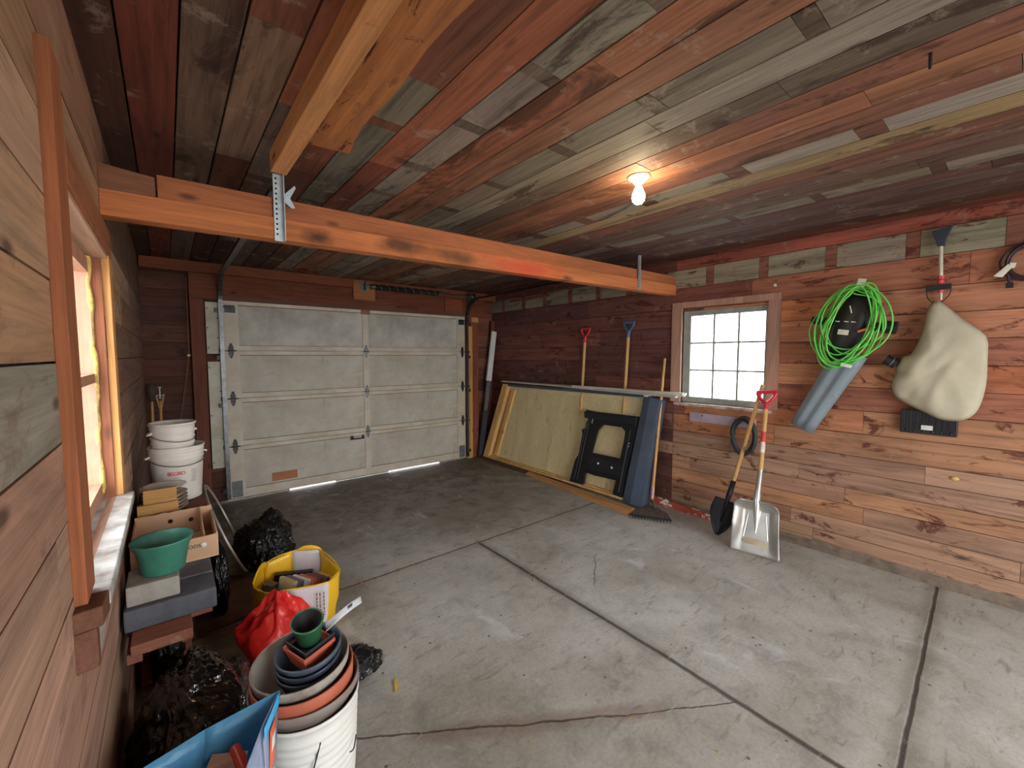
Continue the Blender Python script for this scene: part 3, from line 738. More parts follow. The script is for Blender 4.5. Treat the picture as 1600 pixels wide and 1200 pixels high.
mb = MB(); mb.bx((DX0-.03, DY-.0, 2.062), (DX1+.03, BY-.082, 2.09)); struct(mb.build('trim_7', wood('stop_wood', 'x', use_attr=False, base=(96, 74, 62), grain=.3)), 'dark worn stop strip above the overhead door')
for i, (za, zb) in enumerate(((.36, 1.44), (1.52, 2.03))):
    mb = MB(); mb.bx((.312, BY-.06, za), (.43, BY-.03, zb)); o = mb.build('weather_board', plain('cream_strip_board', (190, 186, 172), .6, c2=(168, 158, 128), scale=4), None, .002)
    tag(o, ('long' if i == 0 else 'short')+' cream painted board beside the left door track, '+('lower' if i == 0 else 'upper')+' of the two', 'board', 'cream boards left of the overhead door')
    mb = MB()
    for j in range(5): mb.lathe([(.006, 0), (.004, .003), (0, .004)], (.325+.08*(j % 2), BY-.06, za+.06+(zb-za-.12)*j/4), 8, Matrix.Rotation(PI/2, 3, 'X'))
    mb.build('nail_heads', M_hole, o)
# tracks
def track(x, sgn, lab):
    t = thing('door_track', (x, DY-.02, 0), lab, 'track', None)
    yb = DY-.03; zc = 1.975; r = .31; pts = [(x, yb, .03), (x, yb, .8), (x, yb, 1.4), (x, yb, zc)]
    for i in range(1, 13):
        a = i/12*PI/2; pts.append((x, yb-r+r*math.cos(a), zc+r*math.sin(a)))
    pts += [(x, 4.2, zc+r+.003), (x, 3.3, zc+r+.008), (x, 2.34, zc+r+.012)]
    mb = MB(); vs = []; prof = [(-.012, -.018), (-.012, .018), (.012, .018), (.012, -.018), (.009, -.018), (.009, .015), (-.009, .015), (-.009, -.018)]
    n = len(pts)
    for i, p in enumerate(pts):
        a, b = Vector(pts[max(0, i-1)]), Vector(pts[min(n-1, i+1)]); d = (b-a).normalized()
        nx = Vector((1, 0, 0)); nn = d.cross(nx)
        for (u, v) in prof: vs.append(Vector(p)+nx*(v*sgn)+nn*u)
    fs = [(i*8+j, i*8+(j+1) % 8, (i+1)*8+(j+1) % 8, (i+1)*8+j) for i in range(n-1) for j in range(8)]+[tuple(range(8)), tuple(range((n-1)*8, n*8))[::-1]]
    mb.raw(vs, fs); mb.build('rail', bpy.data.materials.get('track_steel') or plain('track_steel', (92, 92, 92), .38, .85, var=.3, scale=20), t)
    for z in (.12, 1.0, 1.48, 1.95):
        mb = MB(); mb.bx((min(x, x+sgn*.05), BY-.10, z-.02), (max(x, x+sgn*.05), yb+.02, z+.02)); mb.bx((x-.012, yb-.002, z-.02), (x+.012, yb+.03, z+.02)); mb.build('bracket', M_dsteel, t)
track(.435, -1, 'grey steel track curving up the left side of the overhead door'); track(3.345, 1, 'grey steel track curving up the right side of the overhead door')
# torsion spring assembly
t = thing('torsion_spring', (2.5, 5.03, 2.30), 'black coiled torsion spring on a steel shaft above the overhead door', 'spring')
zs, ys = 2.325, 5.035
mb = MB(); mb.tube([(1.88, ys, zs), (3.42, ys, zs)], .012, 12); mb.build('shaft', M_steel, t)
mb = MB(); pts = []
for i in range(60*8): a = 2*PI*i/8; pts.append((1.97+.88*i/480, ys+.026*math.cos(a), zs+.026*math.sin(a)))
mb.tube(pts, .0065, 5); mb.build('coil', M_dsteel, t)
mb = MB(); pts = []
for i in range(8*16): a = 2*PI*i/16; pts.append((1.99+.85*i/128, ys+.034*math.cos(a), zs+.034*math.sin(a)))
mb.tube(pts, .0016, 4); p = mb.build('paint_stripe', M_white_paint, t); p['label'] = 'thin white spiral stripe'
for x in (1.955, 2.865): mb = MB(); mb.tube([(x-.025, ys, zs), (x+.025, ys, zs)], .034, 16); mb.build('cone', M_steel, t)
mb = MB(); mb.lathe([(0, 0), (.055, 0), (.055, .008), (.04, .012), (.04, .05), (.052, .054), (.052, .06), (0, .06)], (3.32, ys, zs), 24, Matrix.Rotation(PI/2, 3, 'Y')); mb.build('cable_drum', M_steel, t)
mb = MB(); mb.bx((1.86, ys-.03, zs-.05), (1.868, BY-.12, zs+.05)); mb.bx((1.82, BY-.125, zs-.06), (1.9, BY-.12, zs+.06)); mb.bx((3.42, ys-.03, zs-.05), (3.428, BY-.11, zs+.05)); mb.build('anchor_bracket', M_steel, t)
mb = MB(); mb.bx((1.74, BY-.118, 2.165), (2.0, BY-.103, 2.395)); o = mb.build('spring_pad', M_pale_x, None, .002); tag(o, 'square tan wood block behind the left end of the torsion spring', 'block')
mb = MB(); mb.bx((2.98, BY-.10, 2.1), (3.27, BY-.082, 2.28)); o = mb.build('wood_block', wood('dark_block', 'x', use_attr=False, base=(140, 76, 52), grain=.2), None, .002); tag(o, 'square brown wood block on the header left of the cable drum', 'block')
# pull cord on the back wall left of the door
t = thing('pull_cord', (.16, 5.1, .7), 'thin tan cord with a round wooden knob hanging left of the overhead door', 'cord')
mb = MB(); mb.tube(smooth_path([(.175, 5.10, 2.25), (.17, 5.10, 1.8), (.165, 5.10, 1.5), (.125, 5.12, 1.2), (.08, 5.13, .9), (.05, 5.14, .72)], 4), .004, 6); mb.build('string', plain('tan_string', (122, 84, 58), .9), t)
mb = MB(); mb.lathe([(0, 0), (.012, .004), (.016, .014), (.012, .025), (0, .029)], (.165, 5.10, 1.49), 16); mb.build('knob', plain('pale_knob', (206, 168, 130), .5), t)
# ================================================================ right side of the room
def rod(mb, a, b, r, n=12, r2=None): mb.tube([a, b], [r, r2 if r2 else r], n); return mb
M_shaft = wood('ash_shaft', 'z', use_attr=False, base=(204, 160, 104), grain=.15)
def d_grip(c, up, side, w, h, m, parent, r=.011):
    c, up, side = Vector(c), Vector(up).normalized(), Vector(side).normalized()
    P = lambda a, b: c+side*a+up*b
    mb = MB()
    mb.tube([P(0, -.06), P(0, 0)], [.017, .02], 12)
    mb.tube(smooth_path([P(0, 0), P(-w*.3, h*.35), P(-w*.5, h*.8), P(-w*.5, h)], 5), [r*1.2]*16, 8)
    mb.tube(smooth_path([P(0, 0), P(w*.3, h*.35), P(w*.5, h*.8), P(w*.5, h)], 5), [r*1.2]*16, 8)
    mb.tube([P(-w*.56, h), P(w*.56, h)], r*1.25, 12)
    return mb.build('grip', m, parent)
# --- leaning shallow tray
def T(s, t, d=0):
    bl, br_, tl, tr_ = Vector((3.533, 5.0, .03)), Vector((3.53, 2.55, .03)), Vector((3.719, 4.76, 1.095)), Vector((3.722, 2.445, 1.105))
    p = (bl*(1-s)+br_*s)*(1-t)+(tl*(1-s)+tr_*s)*t
    return p+Vector((.985, 0, -.17))*d
def tq(mb, s0, s1, t0, t1, d0, d1):
    mb.hexa([T(s0,t0,d0), T(s1,t0,d0), T(s1,t1,d0), T(s0,t1,d0), T(s0,t0,d1), T(s1,t0,d1), T(s1,t1,d1), T(s0,t1,d1)])
tray = thing('storage_lid', (3.6, 3.7, 0), 'large shallow wooden lid with black sides leaning on the right wall, plywood inside showing', 'lid')
def ply_mat():
    m, nt, b = new_mat('plywood'); k = N(nt); co = k.tc()
    n1 = k.noise(k.mapping(co, (1, 3, .7), rot=(.5, 0, 0)), 2, 5, .6, .6); n2 = k.noise(k.mapping(co, (1, 4.5, 2.2)), 2.6, 4, .6)
    n3 = k.noise(co, 30, 5, .7)
    c = k.ramp(n1, [(.3, lin((204, 184, 136))), (.7, lin((222, 206, 162)))])
    c = k.mix(k.math('MULTIPLY', k.ramp(n2, [(.6, 0.), (.7, 1.)]), .45), c, lin((150, 128, 92)))
    c = k.mix(1, c, k.ramp(n3, [(.3, .9), (.6, 1.03)]), 'MULTIPLY')
    k.l(c, b.inputs['Base Color']); b.inputs['Roughness'].default_value = .7; return m
M_ply = ply_mat(); M_tan = wood('tan_frame', 'z', use_attr=False, base=(214, 172, 110), grain=.12); M_tan2 = wood('tan_frame_inner', 'z', use_attr=False, base=(190, 142, 84), grain=.12)
M_darkvinyl = plain('dark_vinyl', (70, 80, 96), .32, var=.15, scale=5)
mb = MB(); tq(mb, .005, .995, .01, .99, .075, .085); o = mb.build('plywood_back', M_ply, tray); o['label'] = 'pale plywood back with dark spots'
mb = MB(); tq(mb, 0, .05, 0, 1, -.0, .084); mb.build('end_frame', M_tan, tray)
mb = MB(); tq(mb, .052, .075, .05, .93, .055, .075); mb.build('batten', M_tan2, tray)
mb = MB(); tq(mb, .076, .104, .05, .95, .045, .075); mb.build('batten', M_tan, tray)
mb = MB(); tq(mb, .05, 1, 0, .022, .0, .084); tq(mb, .05, 1, .024, .04, .03, .075); mb.build('bottom_rail', M_tan, tray)
mb = MB(); tq(mb, .05, 1, .975, 1.0, .004, .084); mb.build('top_rail', M_darkvinyl, tray)
mb = MB(); tq(mb, .05, .985, .93, .974, .05, .0745); mb.build('inner_rail', M_ply, tray)
mb = MB()
p = [Vector((3.53, 2.548, .02)), Vector((3.505, 2.44, .018)), Vector((3.53, 2.317, .006)), Vector((3.66, 2.317, .006)), Vector((3.64, 2.548, .006))]
q = [Vector((3.722, 2.443, 1.105)), Vector((3.700, 2.36, 1.09)), Vector((3.714, 2.263, 1.065)), Vector((3.83, 2.263, 1.055)), Vector((3.826, 2.443, 1.085))]
mb.raw(p+q, [(4,3,2,1,0), (5,6,7,8,9)]+[(i, (i+1) % 5, 5+(i+1) % 5, 5+i) for i in range(5)])
o = mb.build('end_panel', M_darkvinyl, tray, .004); o['label'] = 'glossy blue-black end panel'
mb = MB(); mb.bx((3.705, 2.39, 1.085), (3.76, 2.44, 1.115)); mb.build('corner_clip', M_white_paint, tray)
# black folding sawhorse leg frame set against the tray
saw = [(3.535,3.281,.055),(3.578,3.24,.303),(3.591,3.2,.372),(3.632,3.179,.605),(3.641,3.198,.656),(3.645,3.131,.68),(3.663,3.124,.78),(3.672,3.146,.831),(3.674,3.178,.843),(3.681,3.169,.883),(3.68,3.025,.874),(3.681,2.482,.881),(3.657,2.487,.744),(3.617,2.511,.522),(3.577,2.543,.297),(3.532,2.563,.05),(3.534,2.676,.058),(3.561,2.656,.204),(3.56,2.769,.199),(3.559,2.933,.192),(3.56,3.07,.2),(3.536,3.077,.064)]
hol = [(3.6,3.02,.426),(3.645,2.974,.678),(3.657,2.91,.746),(3.658,2.661,.749),(3.651,2.614,.713),(3.634,2.616,.615),(3.601,2.639,.43)]
def onp(y, z, d=0): return Vector((3.53+.1776*(z-.03), y, z))+Vector((.985, 0, -.17))*d
t = thing('sawhorse', (3.56, 2.9, .05), 'folded black plastic sawhorse standing in front of the pale plywood', 'sawhorse')
mb = MB(); mb.prism([onp(y, z, .0) for x, y, z in saw], Vector((.985, 0, -.17))*.028, holes=[[onp(y, z, .0) for x, y, z in hol]])
lf_ = mb.build('leg_frame', M_black, t)
mb = MB(); mb.hexa([onp(3.19, .86, -.012), onp(2.49, .87, -.012), onp(2.49, .79, -.012), onp(3.17, .79, -.012), onp(3.19, .86, -.001), onp(2.49, .87, -.001), onp(2.49, .79, -.001), onp(3.17, .79, -.001)])
mb.hexa([onp(3.0, .39, -.01), onp(2.57, .39, -.01), onp(2.59, .25, -.01), onp(3.05, .25, -.01), onp(3.0, .39, -.001), onp(2.57, .39, -.001), onp(2.59, .25, -.001), onp(3.05, .25, -.001)])
mb.build('cross_bar', plain('black_plastic_b', (32, 34, 38), .4, var=.15), t, .003)
mb = MB(); mb.bar(onp(3.13, .76, -.006), onp(3.21, .1, -.006), .008, .012, (1,0,0)); mb.bar(onp(3.10, .76, -.006), onp(3.17, .1, -.006), .008, .012, (1,0,0)); mb.bar(onp(2.55, .74, -.006), onp(2.60, .1, -.006), .01, .012, (1,0,0)); mb.build('rib', plain('black_plastic_c', (60, 62, 66), .35), t)
mb = MB()
for y, z in ((2.9, .33), (2.72, .32)): mb.lathe([(.014, 0), (.012, .005), (0, .006)], onp(y, z, -.010), 14, Matrix.Rotation(-PI/2, 3, 'Y'))
for y, z in ((2.565, .6), (2.55, .6), (2.565, .55), (2.553, .57)): mb.lathe([(.006, 0), (.005, .003), (0, .003)], onp(y, z, -.0), 8, Matrix.Rotation(-PI/2, 3, 'Y'))
mb.bar(onp(3.055, .80, -.002), onp(3.06, .74, -.002), .006, .004, (1,0,0))
mb.build('rivets', plain('silver', (200, 204, 206), .4), lf_)
# boards on the floor in front of it
mb = MB(); mb.hexa([(3.285, 2.31, 0.0), (3.405, 2.32, .0), (3.50, 3.95, .0), (3.43, 3.95, .0), (3.285, 2.31, .016), (3.405, 2.32, .045), (3.50, 3.95, .035), (3.43, 3.95, .012)])
tag(mb.build('floor_board', wood('floor_board_wood', 'y', use_attr=False, base=(190, 142, 92), grain=.25, blotch=(110,70,44), bl_amt=.5), None, .002), 'tan splintered board lying on the floor in front of the big wooden lid', 'board')
mb = MB(); mb.hexa([(3.455, 3.98, 0.0), (3.52, 3.98, .0), (3.52, 5.0, .0), (3.47, 5.0, .0), (3.455, 3.98, .02), (3.52, 3.98, .03), (3.52, 5.0, .028), (3.47, 5.0, .02)])
tag(mb.build('floor_board', wood('floor_board_dark', 'y', use_attr=False, base=(92, 66, 50), grain=.3), None, .002), 'dark narrow board on the floor at the far end of the big wooden lid', 'board')
mb = MB(); mb.bar((3.34, 4.72, .005), (3.26, 3.98, .005), .035, .006)
tag(mb.build('wood_strip', wood('strip_wood', 'y', use_attr=False, base=(150, 128, 100), grain=.3)), 'thin loose wood splinter flat on the floor near the garage door corner', 'strip')
# pale trim strips on top
mb = MB(); mb.hexa([(3.765, 4.86, 1.115), (3.81, 4.86, 1.12), (3.77, 2.02, 1.13), (3.69, 2.0, 1.115), (3.765, 4.86, 1.132), (3.81, 4.86, 1.136), (3.77, 2.02, 1.15), (3.69, 2.0, 1.13)])
mb.bar((3.69, 3.4, 1.137), (3.685, 2.01, 1.14), .012, .025)
tag(mb.build('trim_strip', plain('cream_trim', (206, 200, 186), .5, var=.06), None, .002), 'long cream trim strip lying along the top of the leaning lid, the farther one', 'trim strip')
mb = MB(); mb.bar((3.755, 3.6, 1.115), (3.61, 2.03, 1.117), .045, .010); mb.bar((3.735, 3.6, 1.125), (3.592, 2.03, 1.127), .006, .018)
tag(mb.build('trim_strip', plain('grey_trim', (176, 174, 166), .5, var=.06), None, .001), 'shorter cream trim strip sloping forward off the leaning lid, nearer one', 'trim strip')
# corner post and board
t = thing('corner_post', (3.54, 5.06, 0), 'slim post, white above and grey below, leaning in the far right corner', 'post')
A, B = Vector((3.535, 5.065, .03)), Vector((3.795, 5.07, 1.856))
mb = MB(); mb.bar(A.lerp(B, .6), B, .085, .03, (0, 1, 0)); mb.build('white_sleeve', M_white_paint, t, .003)['label'] = 'white upper sleeve'
mb = MB(); mb.bar(A.lerp(B, .1), A.lerp(B, .6), .06, .026, (0, 1, 0)); mb.build('shaft', plain('grey_metal', (108, 108, 108), .5, .3), t, .002)
mb = MB(); mb.bar(A, A.lerp(B, .36), .085, .04, (0, 1, 0)); mb.build('foot', plain('dark_foot', (52, 52, 54), .6), t, .003)
mb = MB(); mb.bar((3.70, 5.12, .0), (3.815, 5.13, 2.02), .06, .025, (0, 1, 0)); tag(mb.build('leaning_board', wood('maroon_board', 'z', use_attr=False, base=(106, 60, 50), grain=.2), None, .002), 'maroon-brown board standing in the far right corner behind the white post', 'board')
# two shovels behind the tray
def back_shovel(y, zt, col, lab, dy):
    t = thing('shovel', (3.74, y, .12), lab, 'shovel')
    top = Vector((3.80, y, zt-.12)); bot = Vector((3.745, y+dy, .42))
    mb = MB(); mb.tube([bot, top], .0165, 12); mb.build('shaft', M_shaft, t)
    d = (top-bot).normalized(); d_grip(top+d*.03, d, (0, 1, 0), .12, .10, plain('grip_'+str(len(lab)), col, .4, var=.08), t)
    mb = MB(); mb.grid(lambda u, v: (3.742-.02*(1-(2*u-1)**2)-.012*v, y+dy+(u-.5)*.2*(1 if v > .4 else .55+v), .10+v*.26), 9, 9); mb.tube([(3.735, y+dy, .30), (3.745, y+dy, .43)], [.012, .02], 10)
    mb.build('blade', M_dsteel, t, solid=.003)
back_shovel(3.30, 1.80, (206, 48, 66), 'red D-handled shovel standing behind the leaning wooden lid', .03)
back_shovel(2.70, 1.84, (58, 96, 132), 'blue D-handled shovel standing behind the leaning wooden lid', .03)
mb = MB(); mb.tube([(3.83, 3.42, 1.71), (3.83, 3.17, 1.715)], .004, 6); mb.tube([(3.86, 3.30, 1.71), (3.825, 3.30, 1.71)], .004, 6)
tag(mb.build('wall_hook', M_dsteel), 'thin black rod hook on the wall behind the red shovel grip', 'hook')
# rake
t = thing('rake', (3.5, 2.15, 0), 'garden rake with long pale handle, head on the floor by the leaning lid', 'rake')
mb = MB(); mb.tube([(3.628, 2.262, .22), (3.823, 2.285, 1.47)], [.0145, .0125], 12); mb.build('handle', M_shaft, t)
mb = MB(); mb.tube([(3.612, 2.258, .10), (3.630, 2.262, .23)], .0155, 12); mb.build('ferrule', plain('worn_red', (190, 120, 104), .6, c2=(210,190,180), scale=60), t)
mb = MB(); mb.prism([(3.60, 2.285, .032), (3.61, 2.22, .032), (3.55, 2.06, .028), (3.44, 1.955, .024), (3.275, 2.27, .024), (3.42, 2.32, .028)], (0, 0, .004))
mb.tube([(3.57, 2.2, .035), (3.614, 2.258, .11)], .009, 8); mb.build('head_plate', plain('rusty_steel', (108, 98, 90), .6, .4, var=.3, scale=30), t)
mb = MB(); mb.bar((3.435, 1.95, .027), (3.268, 2.275, .027), .012, .014); hb_ = mb.build('head_bar', M_dsteel, t)
for i in range(14):
    p = Vector((3.428, 1.955, .022)).lerp(Vector((3.262, 2.272, .022)), i/13); mb = MB(); mb.tube([p+Vector((0,0,.004)), p+Vector((-.022, -.010, -.016))], [.005, .0025], 6); mb.build('tine', M_dsteel, hb_)
# painted scrap board at the wall foot
def chipped():
    m, nt, b = new_mat('chipped_red_paint'); k = N(nt); co = k.tc(); n = k.noise(k.mapping(co, (3, 3, 6)), 3.5, 6, .7, .5)
    k.l(k.mix(k.ramp(n, [(.54, 0.), (.58, 1.)]), lin((158, 72, 52)), lin((222, 216, 206))), b.inputs['Base Color']); b.inputs['Roughness'].default_value = .7; return m
rng = random.Random(4); top = [(3.762, 2.42-.70*i/20, .085+.022*noise.noise(Vector((i*.6, 0, 0)))-(.03*i/20)) for i in range(21)]
mb = MB(); mb.prism([(3.762, 1.72, .0)]+[(3.762, 2.42, .0)]+top, (.022, 0, 0)); tag(mb.build('scrap_board', chipped()), 'red-brown board with chipped white paint along the floor behind the rake', 'board')
# board under the window; its lilac tint stands in for window glare
mb = MB(); mb.bx((RX-.024, 1.44, .878), (RX-.004, 2.02, .962)); o = mb.build('wall_board', plain('glare_lilac', (164, 146, 158), .6, var=.12), None, .002); tag(o, 'board tinted lilac-grey for the window glare, nailed to the wall under the right window', 'board')
mb = MB(); mb.lathe([(0, 0), (.008, 0), (.006, .01), (0, .011)], (RX-.024, 1.9, .94), 10, Matrix.Rotation(-PI/2, 3, 'Y')); mb.lathe([(0, 0), (.008, 0), (.006, .01), (0, .011)], (RX-.024, 1.60, .935), 10, Matrix.Rotation(-PI/2, 3, 'Y')); mb.build('screw_head', M_steel, o)
# coiled black hose
t = thing('hose_coil', (3.82, 1.52, .64), 'coiled dark grey cable hanging on the wall below the right window', 'cable')
rng = random.Random(8); pts = []
for i in range(7*24):
    a = 2*PI*i/24; l = i//24; k_ = 1+.10*math.sin(l*2.1)+.02*math.sin(a*3+l)
    pts.append((3.806+.012*math.sin(l*1.7+a*.3), 1.52+.092*k_*math.cos(a)+.008*math.sin(l*3.), .81+.15*k_*math.sin(a)+.006*math.cos(l*2.)))
mb = MB(); mb.tube(smooth_path(pts, 2), .0085, 7); mb.build('loops', plain('dark_cable', (48, 52, 60), .45), t)
mb = MB(); mb.tube([(3.85, 1.52, .955), (3.79, 1.52, .955), (3.787, 1.52, .975)], .004, 6); mb.build('nail', M_steel, t)
# round-point shovel
def leaned(base, tip, n_hint):
    base, tip = Vector(base), Vector(tip); u = (tip-base).normalized(); n = Vector(n_hint); n = (n-u*n.dot(u)).normalized(); s = n.cross(u)
    return lambda a, b, c=0: base+s*a+u*b+n*c
F = leaned((3.492, 1.57, .008), (3.795, 1.376, 1.27), (-1, 0, 0))
t = thing('shovel', (3.5, 1.55, 0), 'black round-point shovel with plain wooden handle leaning under the window', 'shovel')
def spade(u, v):
    w = .105*math.sin(min(1, (v*1.35+.03))*PI/2)**.8 if v < .74 else .105*(1-.12*(v-.74)/.26)
    x = (2*u-1); return F(x*w, .0+.30*v+.0*x*x+(.02*(1-x*x) if False else 0), .02*(x*x)-.012*(1-v)*0+.004)
mb = MB(); mb.grid(spade, 15, 20); mb.tube([F(0, .12, .012), F(0, .3, .012), F(0, .34, .008), F(0, .47, 0)], [.006, .016, .02, .0185], 12)
mb.build('blade', plain('black_steel', (38, 41, 48), .42, .5), t, solid=.003)
mb = MB(); mb.tube([F(0, .46, 0), F(0, 1.30, 0)], .0155, 14); mb.build('shaft', M_shaft, t)
# aluminium scoop
F2 = leaned((3.347, 1.232, .004), (3.775, 1.335, 1.27), (-1, 0, .1))
t = thing('scoop_shovel', (3.35, 1.23, 0), 'wide silver scoop shovel with red D-grip leaning on the wall', 'shovel')
def scoop(u, v):
    x = 2*u-1; w = .172-.016*v
    b = .40*v
    if v > .86: 
        k_ = (v-.86)/.14; w *= math.sqrt(max(.0, 1-(k_*.78)**2)); b = .344+.05*k_
    return F2(x*w, b, .034*max(0, (abs(x)-.55)/.45)**1.6*min(1, v*1.6+.15)+(.05*max(0, (v-.82)/.18)**1.5))
m_al = plain('aluminium', (206, 206, 200), .34, .85, var=.12, scale=7)
mb = MB(); mb.grid(scoop, 29, 26); mb.build('blade', m_al, t, solid=.003)
mb = MB(); mb.tube([F2(0, .16, .006), F2(0, .30, .012), F2(0, .40, .03), F2(0, .50, .02), F2(0, .64, .004)], [.003, .02, .027, .021, .019], 12); 
for s in (-1, 1): mb.tube([F2(s*.062, .30, .004), F2(s*.085, .12, .004)], .004, 6)
mb.build('socket', m_al, t)
mb = MB(); mb.lathe([(0, 0), (.09, .0), (.095, .001), (.09, .002), (0, .002)], F2(0, .085, .0035), 24, Matrix(((0, 0, -1), (1, 0, 0), (0, 1, 0))), sx=1, sy=.38); 
mb.build('wear_patch', plain('tan_dust', (196, 180, 148), .7), t)
mb = MB(); mb.tube([F2(0, .62, .002), F2(0, 1.17, 0)], .0175, 14); sh_ = mb.build('shaft', M_shaft, t)
mb = MB(); mb.tube([F2(0, .86, .001), F2(0, .94, .001)], .019, 14); o = mb.build('label_band', plain('red_band', (196, 62, 58), .5), sh_); o['label'] = 'red paper band'
mb = MB(); mb.tube([F2(0, .775, .001), F2(0, .859, .001)], .0188, 14); o = mb.build('label_band', plain('white_band', (216, 196, 188), .5), sh_); o['label'] = 'white paper band'
d_grip(F2(0, 1.17), F2(0, 1)-F2(0, 0), F2(1, 0)-F2(0, 0), .13, .10, plain('red_grip', (204, 40, 66), .35, var=.08), t, .012)
mb = MB(); mb.bx((3.80, 1.30, 1.04), (3.835, 1.312, 1.052)) ; mb.bm.free()

# leaf blower with the green cord
t = thing('leaf_blower', (3.76, .9, 1.0), 'black and grey leaf blower hanging nozzle-down on the right wall', 'leaf blower')
Ax = lambda y, z: Vector((3.75, y, z))
top, end = Vector((3.765, .80, 1.52)), Vector((3.765, 1.083, .945)); u = (end-top).normalized(); sd = Vector((0, u.z, -u.y))
mb = MB(); vs = []; n = 30; st = 9
for i in range(st):
    c = top.lerp(end, i/(st-1)); wdt = .098-.020*i/(st-1)
    for j in range(n):
        a = 2*PI*j/n; cx_, cy_ = math.cos(a), math.sin(a)
        rr = .05*(1-.38*math.exp(-((cx_)/.22)**2)) if cy_ < 0 else .05
        vs.append(c+sd*(cx_*wdt)+Vector((1, 0, 0))*(cy_*rr))
mb.raw(vs, [(i*n+j, i*n+(j+1) % n, (i+1)*n+(j+1) % n, (i+1)*n+j) for i in range(st-1) for j in range(n)]+[tuple(range(n))], None, True)
o = mb.build('nozzle', plain('grey_tube', (122, 134, 142), .42, var=.06), t, solid=.004); o['label'] = 'grey twin-lobed blower tube'
mb = MB(); mb.lathe([(0, -.30), (.05, -.285), (.085, -.22), (.105, -.12), (.115, 0), (.105, .10), (.085, .17), (.05, .23), (0, .245)], (3.745, .80, 1.72), 28, Matrix.Rotation(math.radians(17), 3, 'X'), sx=.72, sy=1)
mh_ = mb.build('motor_housing', M_black, t)
mb = MB(); mb.tube([(3.74, 1.0, 1.755), (3.74, .60, 1.685)], .028, 12); mb.tube([(3.74, 1.04, 1.762), (3.74, .995, 1.754)], .026, 12); mb.tube([(3.74, .62, 1.69), (3.74, .565, 1.68)], .042, 16)
mb.build('handle', plain('black_b', (34, 36, 40), .4), t)
mb = MB(); mb.bar((3.655, .86, 1.665), (3.655, .80, 1.655), .006, .035, (0, 0, 1)); mb.build('rating_label', plain('pale_label', (206, 200, 176), .5), mh_)
mb = MB(); mb.bar((3.655, .75, 1.66), (3.655, .66, 1.69), .01, .014, (0, 0, 1)); o = mb.build('switch', plain('orange_switch', (226, 120, 48), .4), mh_); o['label'] = 'orange switch lever'
mb = MB()
for yy, zz in ((.88, 1.74), (.83, 1.735), (.79, 1.73)): mb.bar((3.664, yy, zz), (3.664, yy-.025, zz-.004), .004, .006, (0, 0, 1))
mb.bar((3.657, .80, 1.84), (3.66, .79, 1.79), .004, .006, (0, 1, 0)); mb.build('marks', M_white_paint, mh_)
mb = MB(); mb.bx((3.757, .885, 1.20), (3.72, .87, 1.215)); mb.bx((3.757, .92, 1.14), (3.725, .905, 1.152)); mb.build('lug', plain('lug', (150, 156, 158), .5), t)
t = thing('extension_cord', (3.66, .81, 1.4), 'bright green extension cord coiled over the leaf blower', 'cord')
rng = random.Random(12); pts = []
for l in range(12):
    ea, eb = .12+.085*rng.random(), .20+.10*rng.random(); oy, oz = rng.uniform(-.05, .05), rng.uniform(-.045, .045); tl = math.radians(14+rng.uniform(-7, 7)); sx_ = 3.655+rng.uniform(-.02, .02)
    for i in range(14):
        a = 2*PI*i/14+PI/2; w_ = ea*math.cos(a)*(1+.1*math.sin(2*a+l)); h_ = eb*math.sin(a)
        if h_ < 0: w_ *= 1.05
        top_pull = max(0, math.sin(a))**2
        yy = .815+oy*(1-top_pull)+w_*math.cos(tl)-h_*math.sin(tl); zz = 1.715+oz*(1-top_pull)+h_*math.cos(tl)+w_*math.sin(tl)*.6
        pts.append((sx_+.015*math.sin(a*2+l), yy, zz))
mb = MB(); mb.tube(smooth_path(pts, 4), .0052, 7); mb.build('loops', plain('green_cord', (104, 206, 84), .4, var=.05), t)
mb = MB(); mb.box((3.655, .745, 1.985), (.02, .04, .06), (.2, 0, 0)); mb.build('tag', plain('paper_tag', (206, 204, 186), .6), t)
mb = MB(); mb.box((3.645, .80, 1.43), (.022, .06, .022), (.25, 0, 0)); mb.build('plug', plain('pale_plug', (206, 224, 196), .4), t)
# hanging sack
t = thing('collection_bag', (3.78, .37, 1.1), 'beige cloth collection bag hanging on the right wall', 'bag')
ol = [(.394,1.846),(.35,1.814),(.26,1.71),(.169,1.612),(.157,1.47),(.155,1.331),(.168,1.22),(.19,1.15),(.234,1.102),(.302,1.088),(.36,1.10),(.418,1.133),(.47,1.16),(.511,1.186),(.55,1.215),(.574,1.26),(.578,1.32),(.560,1.38),(.565,1.42),(.554,1.45),(.53,1.49),(.495,1.508),(.468,1.57),(.448,1.642),(.438,1.70),(.433,1.762),(.42,1.82)]
op = smooth_path([(0, y, z) for y, z in ol], 3, closed=True); c0_ = Vector((0, .37, 1.40)); mb = MB(); vs = []; fs = []; n = len(op); K = 14
for side in (-1, 1):
    base = len(vs)
    for r_ in range(K+1):
        tt = r_/K
        for j, p in enumerate(op):
            q = c0_+(p-c0_)*tt; d = math.sqrt(max(0, 1-tt**2.6)); nn = noise.noise(Vector((0, q.y*7, q.z*5)))*.3+noise.noise(Vector((3, q.y*15+q.z*8, q.z*9)))*.12
            x = 3.785-(.07*d*(1+nn*1.5)) if side < 0 else 3.785+.055*d
            vs.append((x, q.y, q.z))
    for r_ in range(K):
        for j in range(n): fs.append((base+r_*n+j, base+r_*n+(j+1) % n, base+(r_+1)*n+(j+1) % n, base+(r_+1)*n+j))
mb.raw(vs, fs, None, True); mb.build('sack', plain('beige_canvas', (186, 178, 154), .85, var=.08, scale=5, bump=.3, bscale=220), t, merge=.0005)
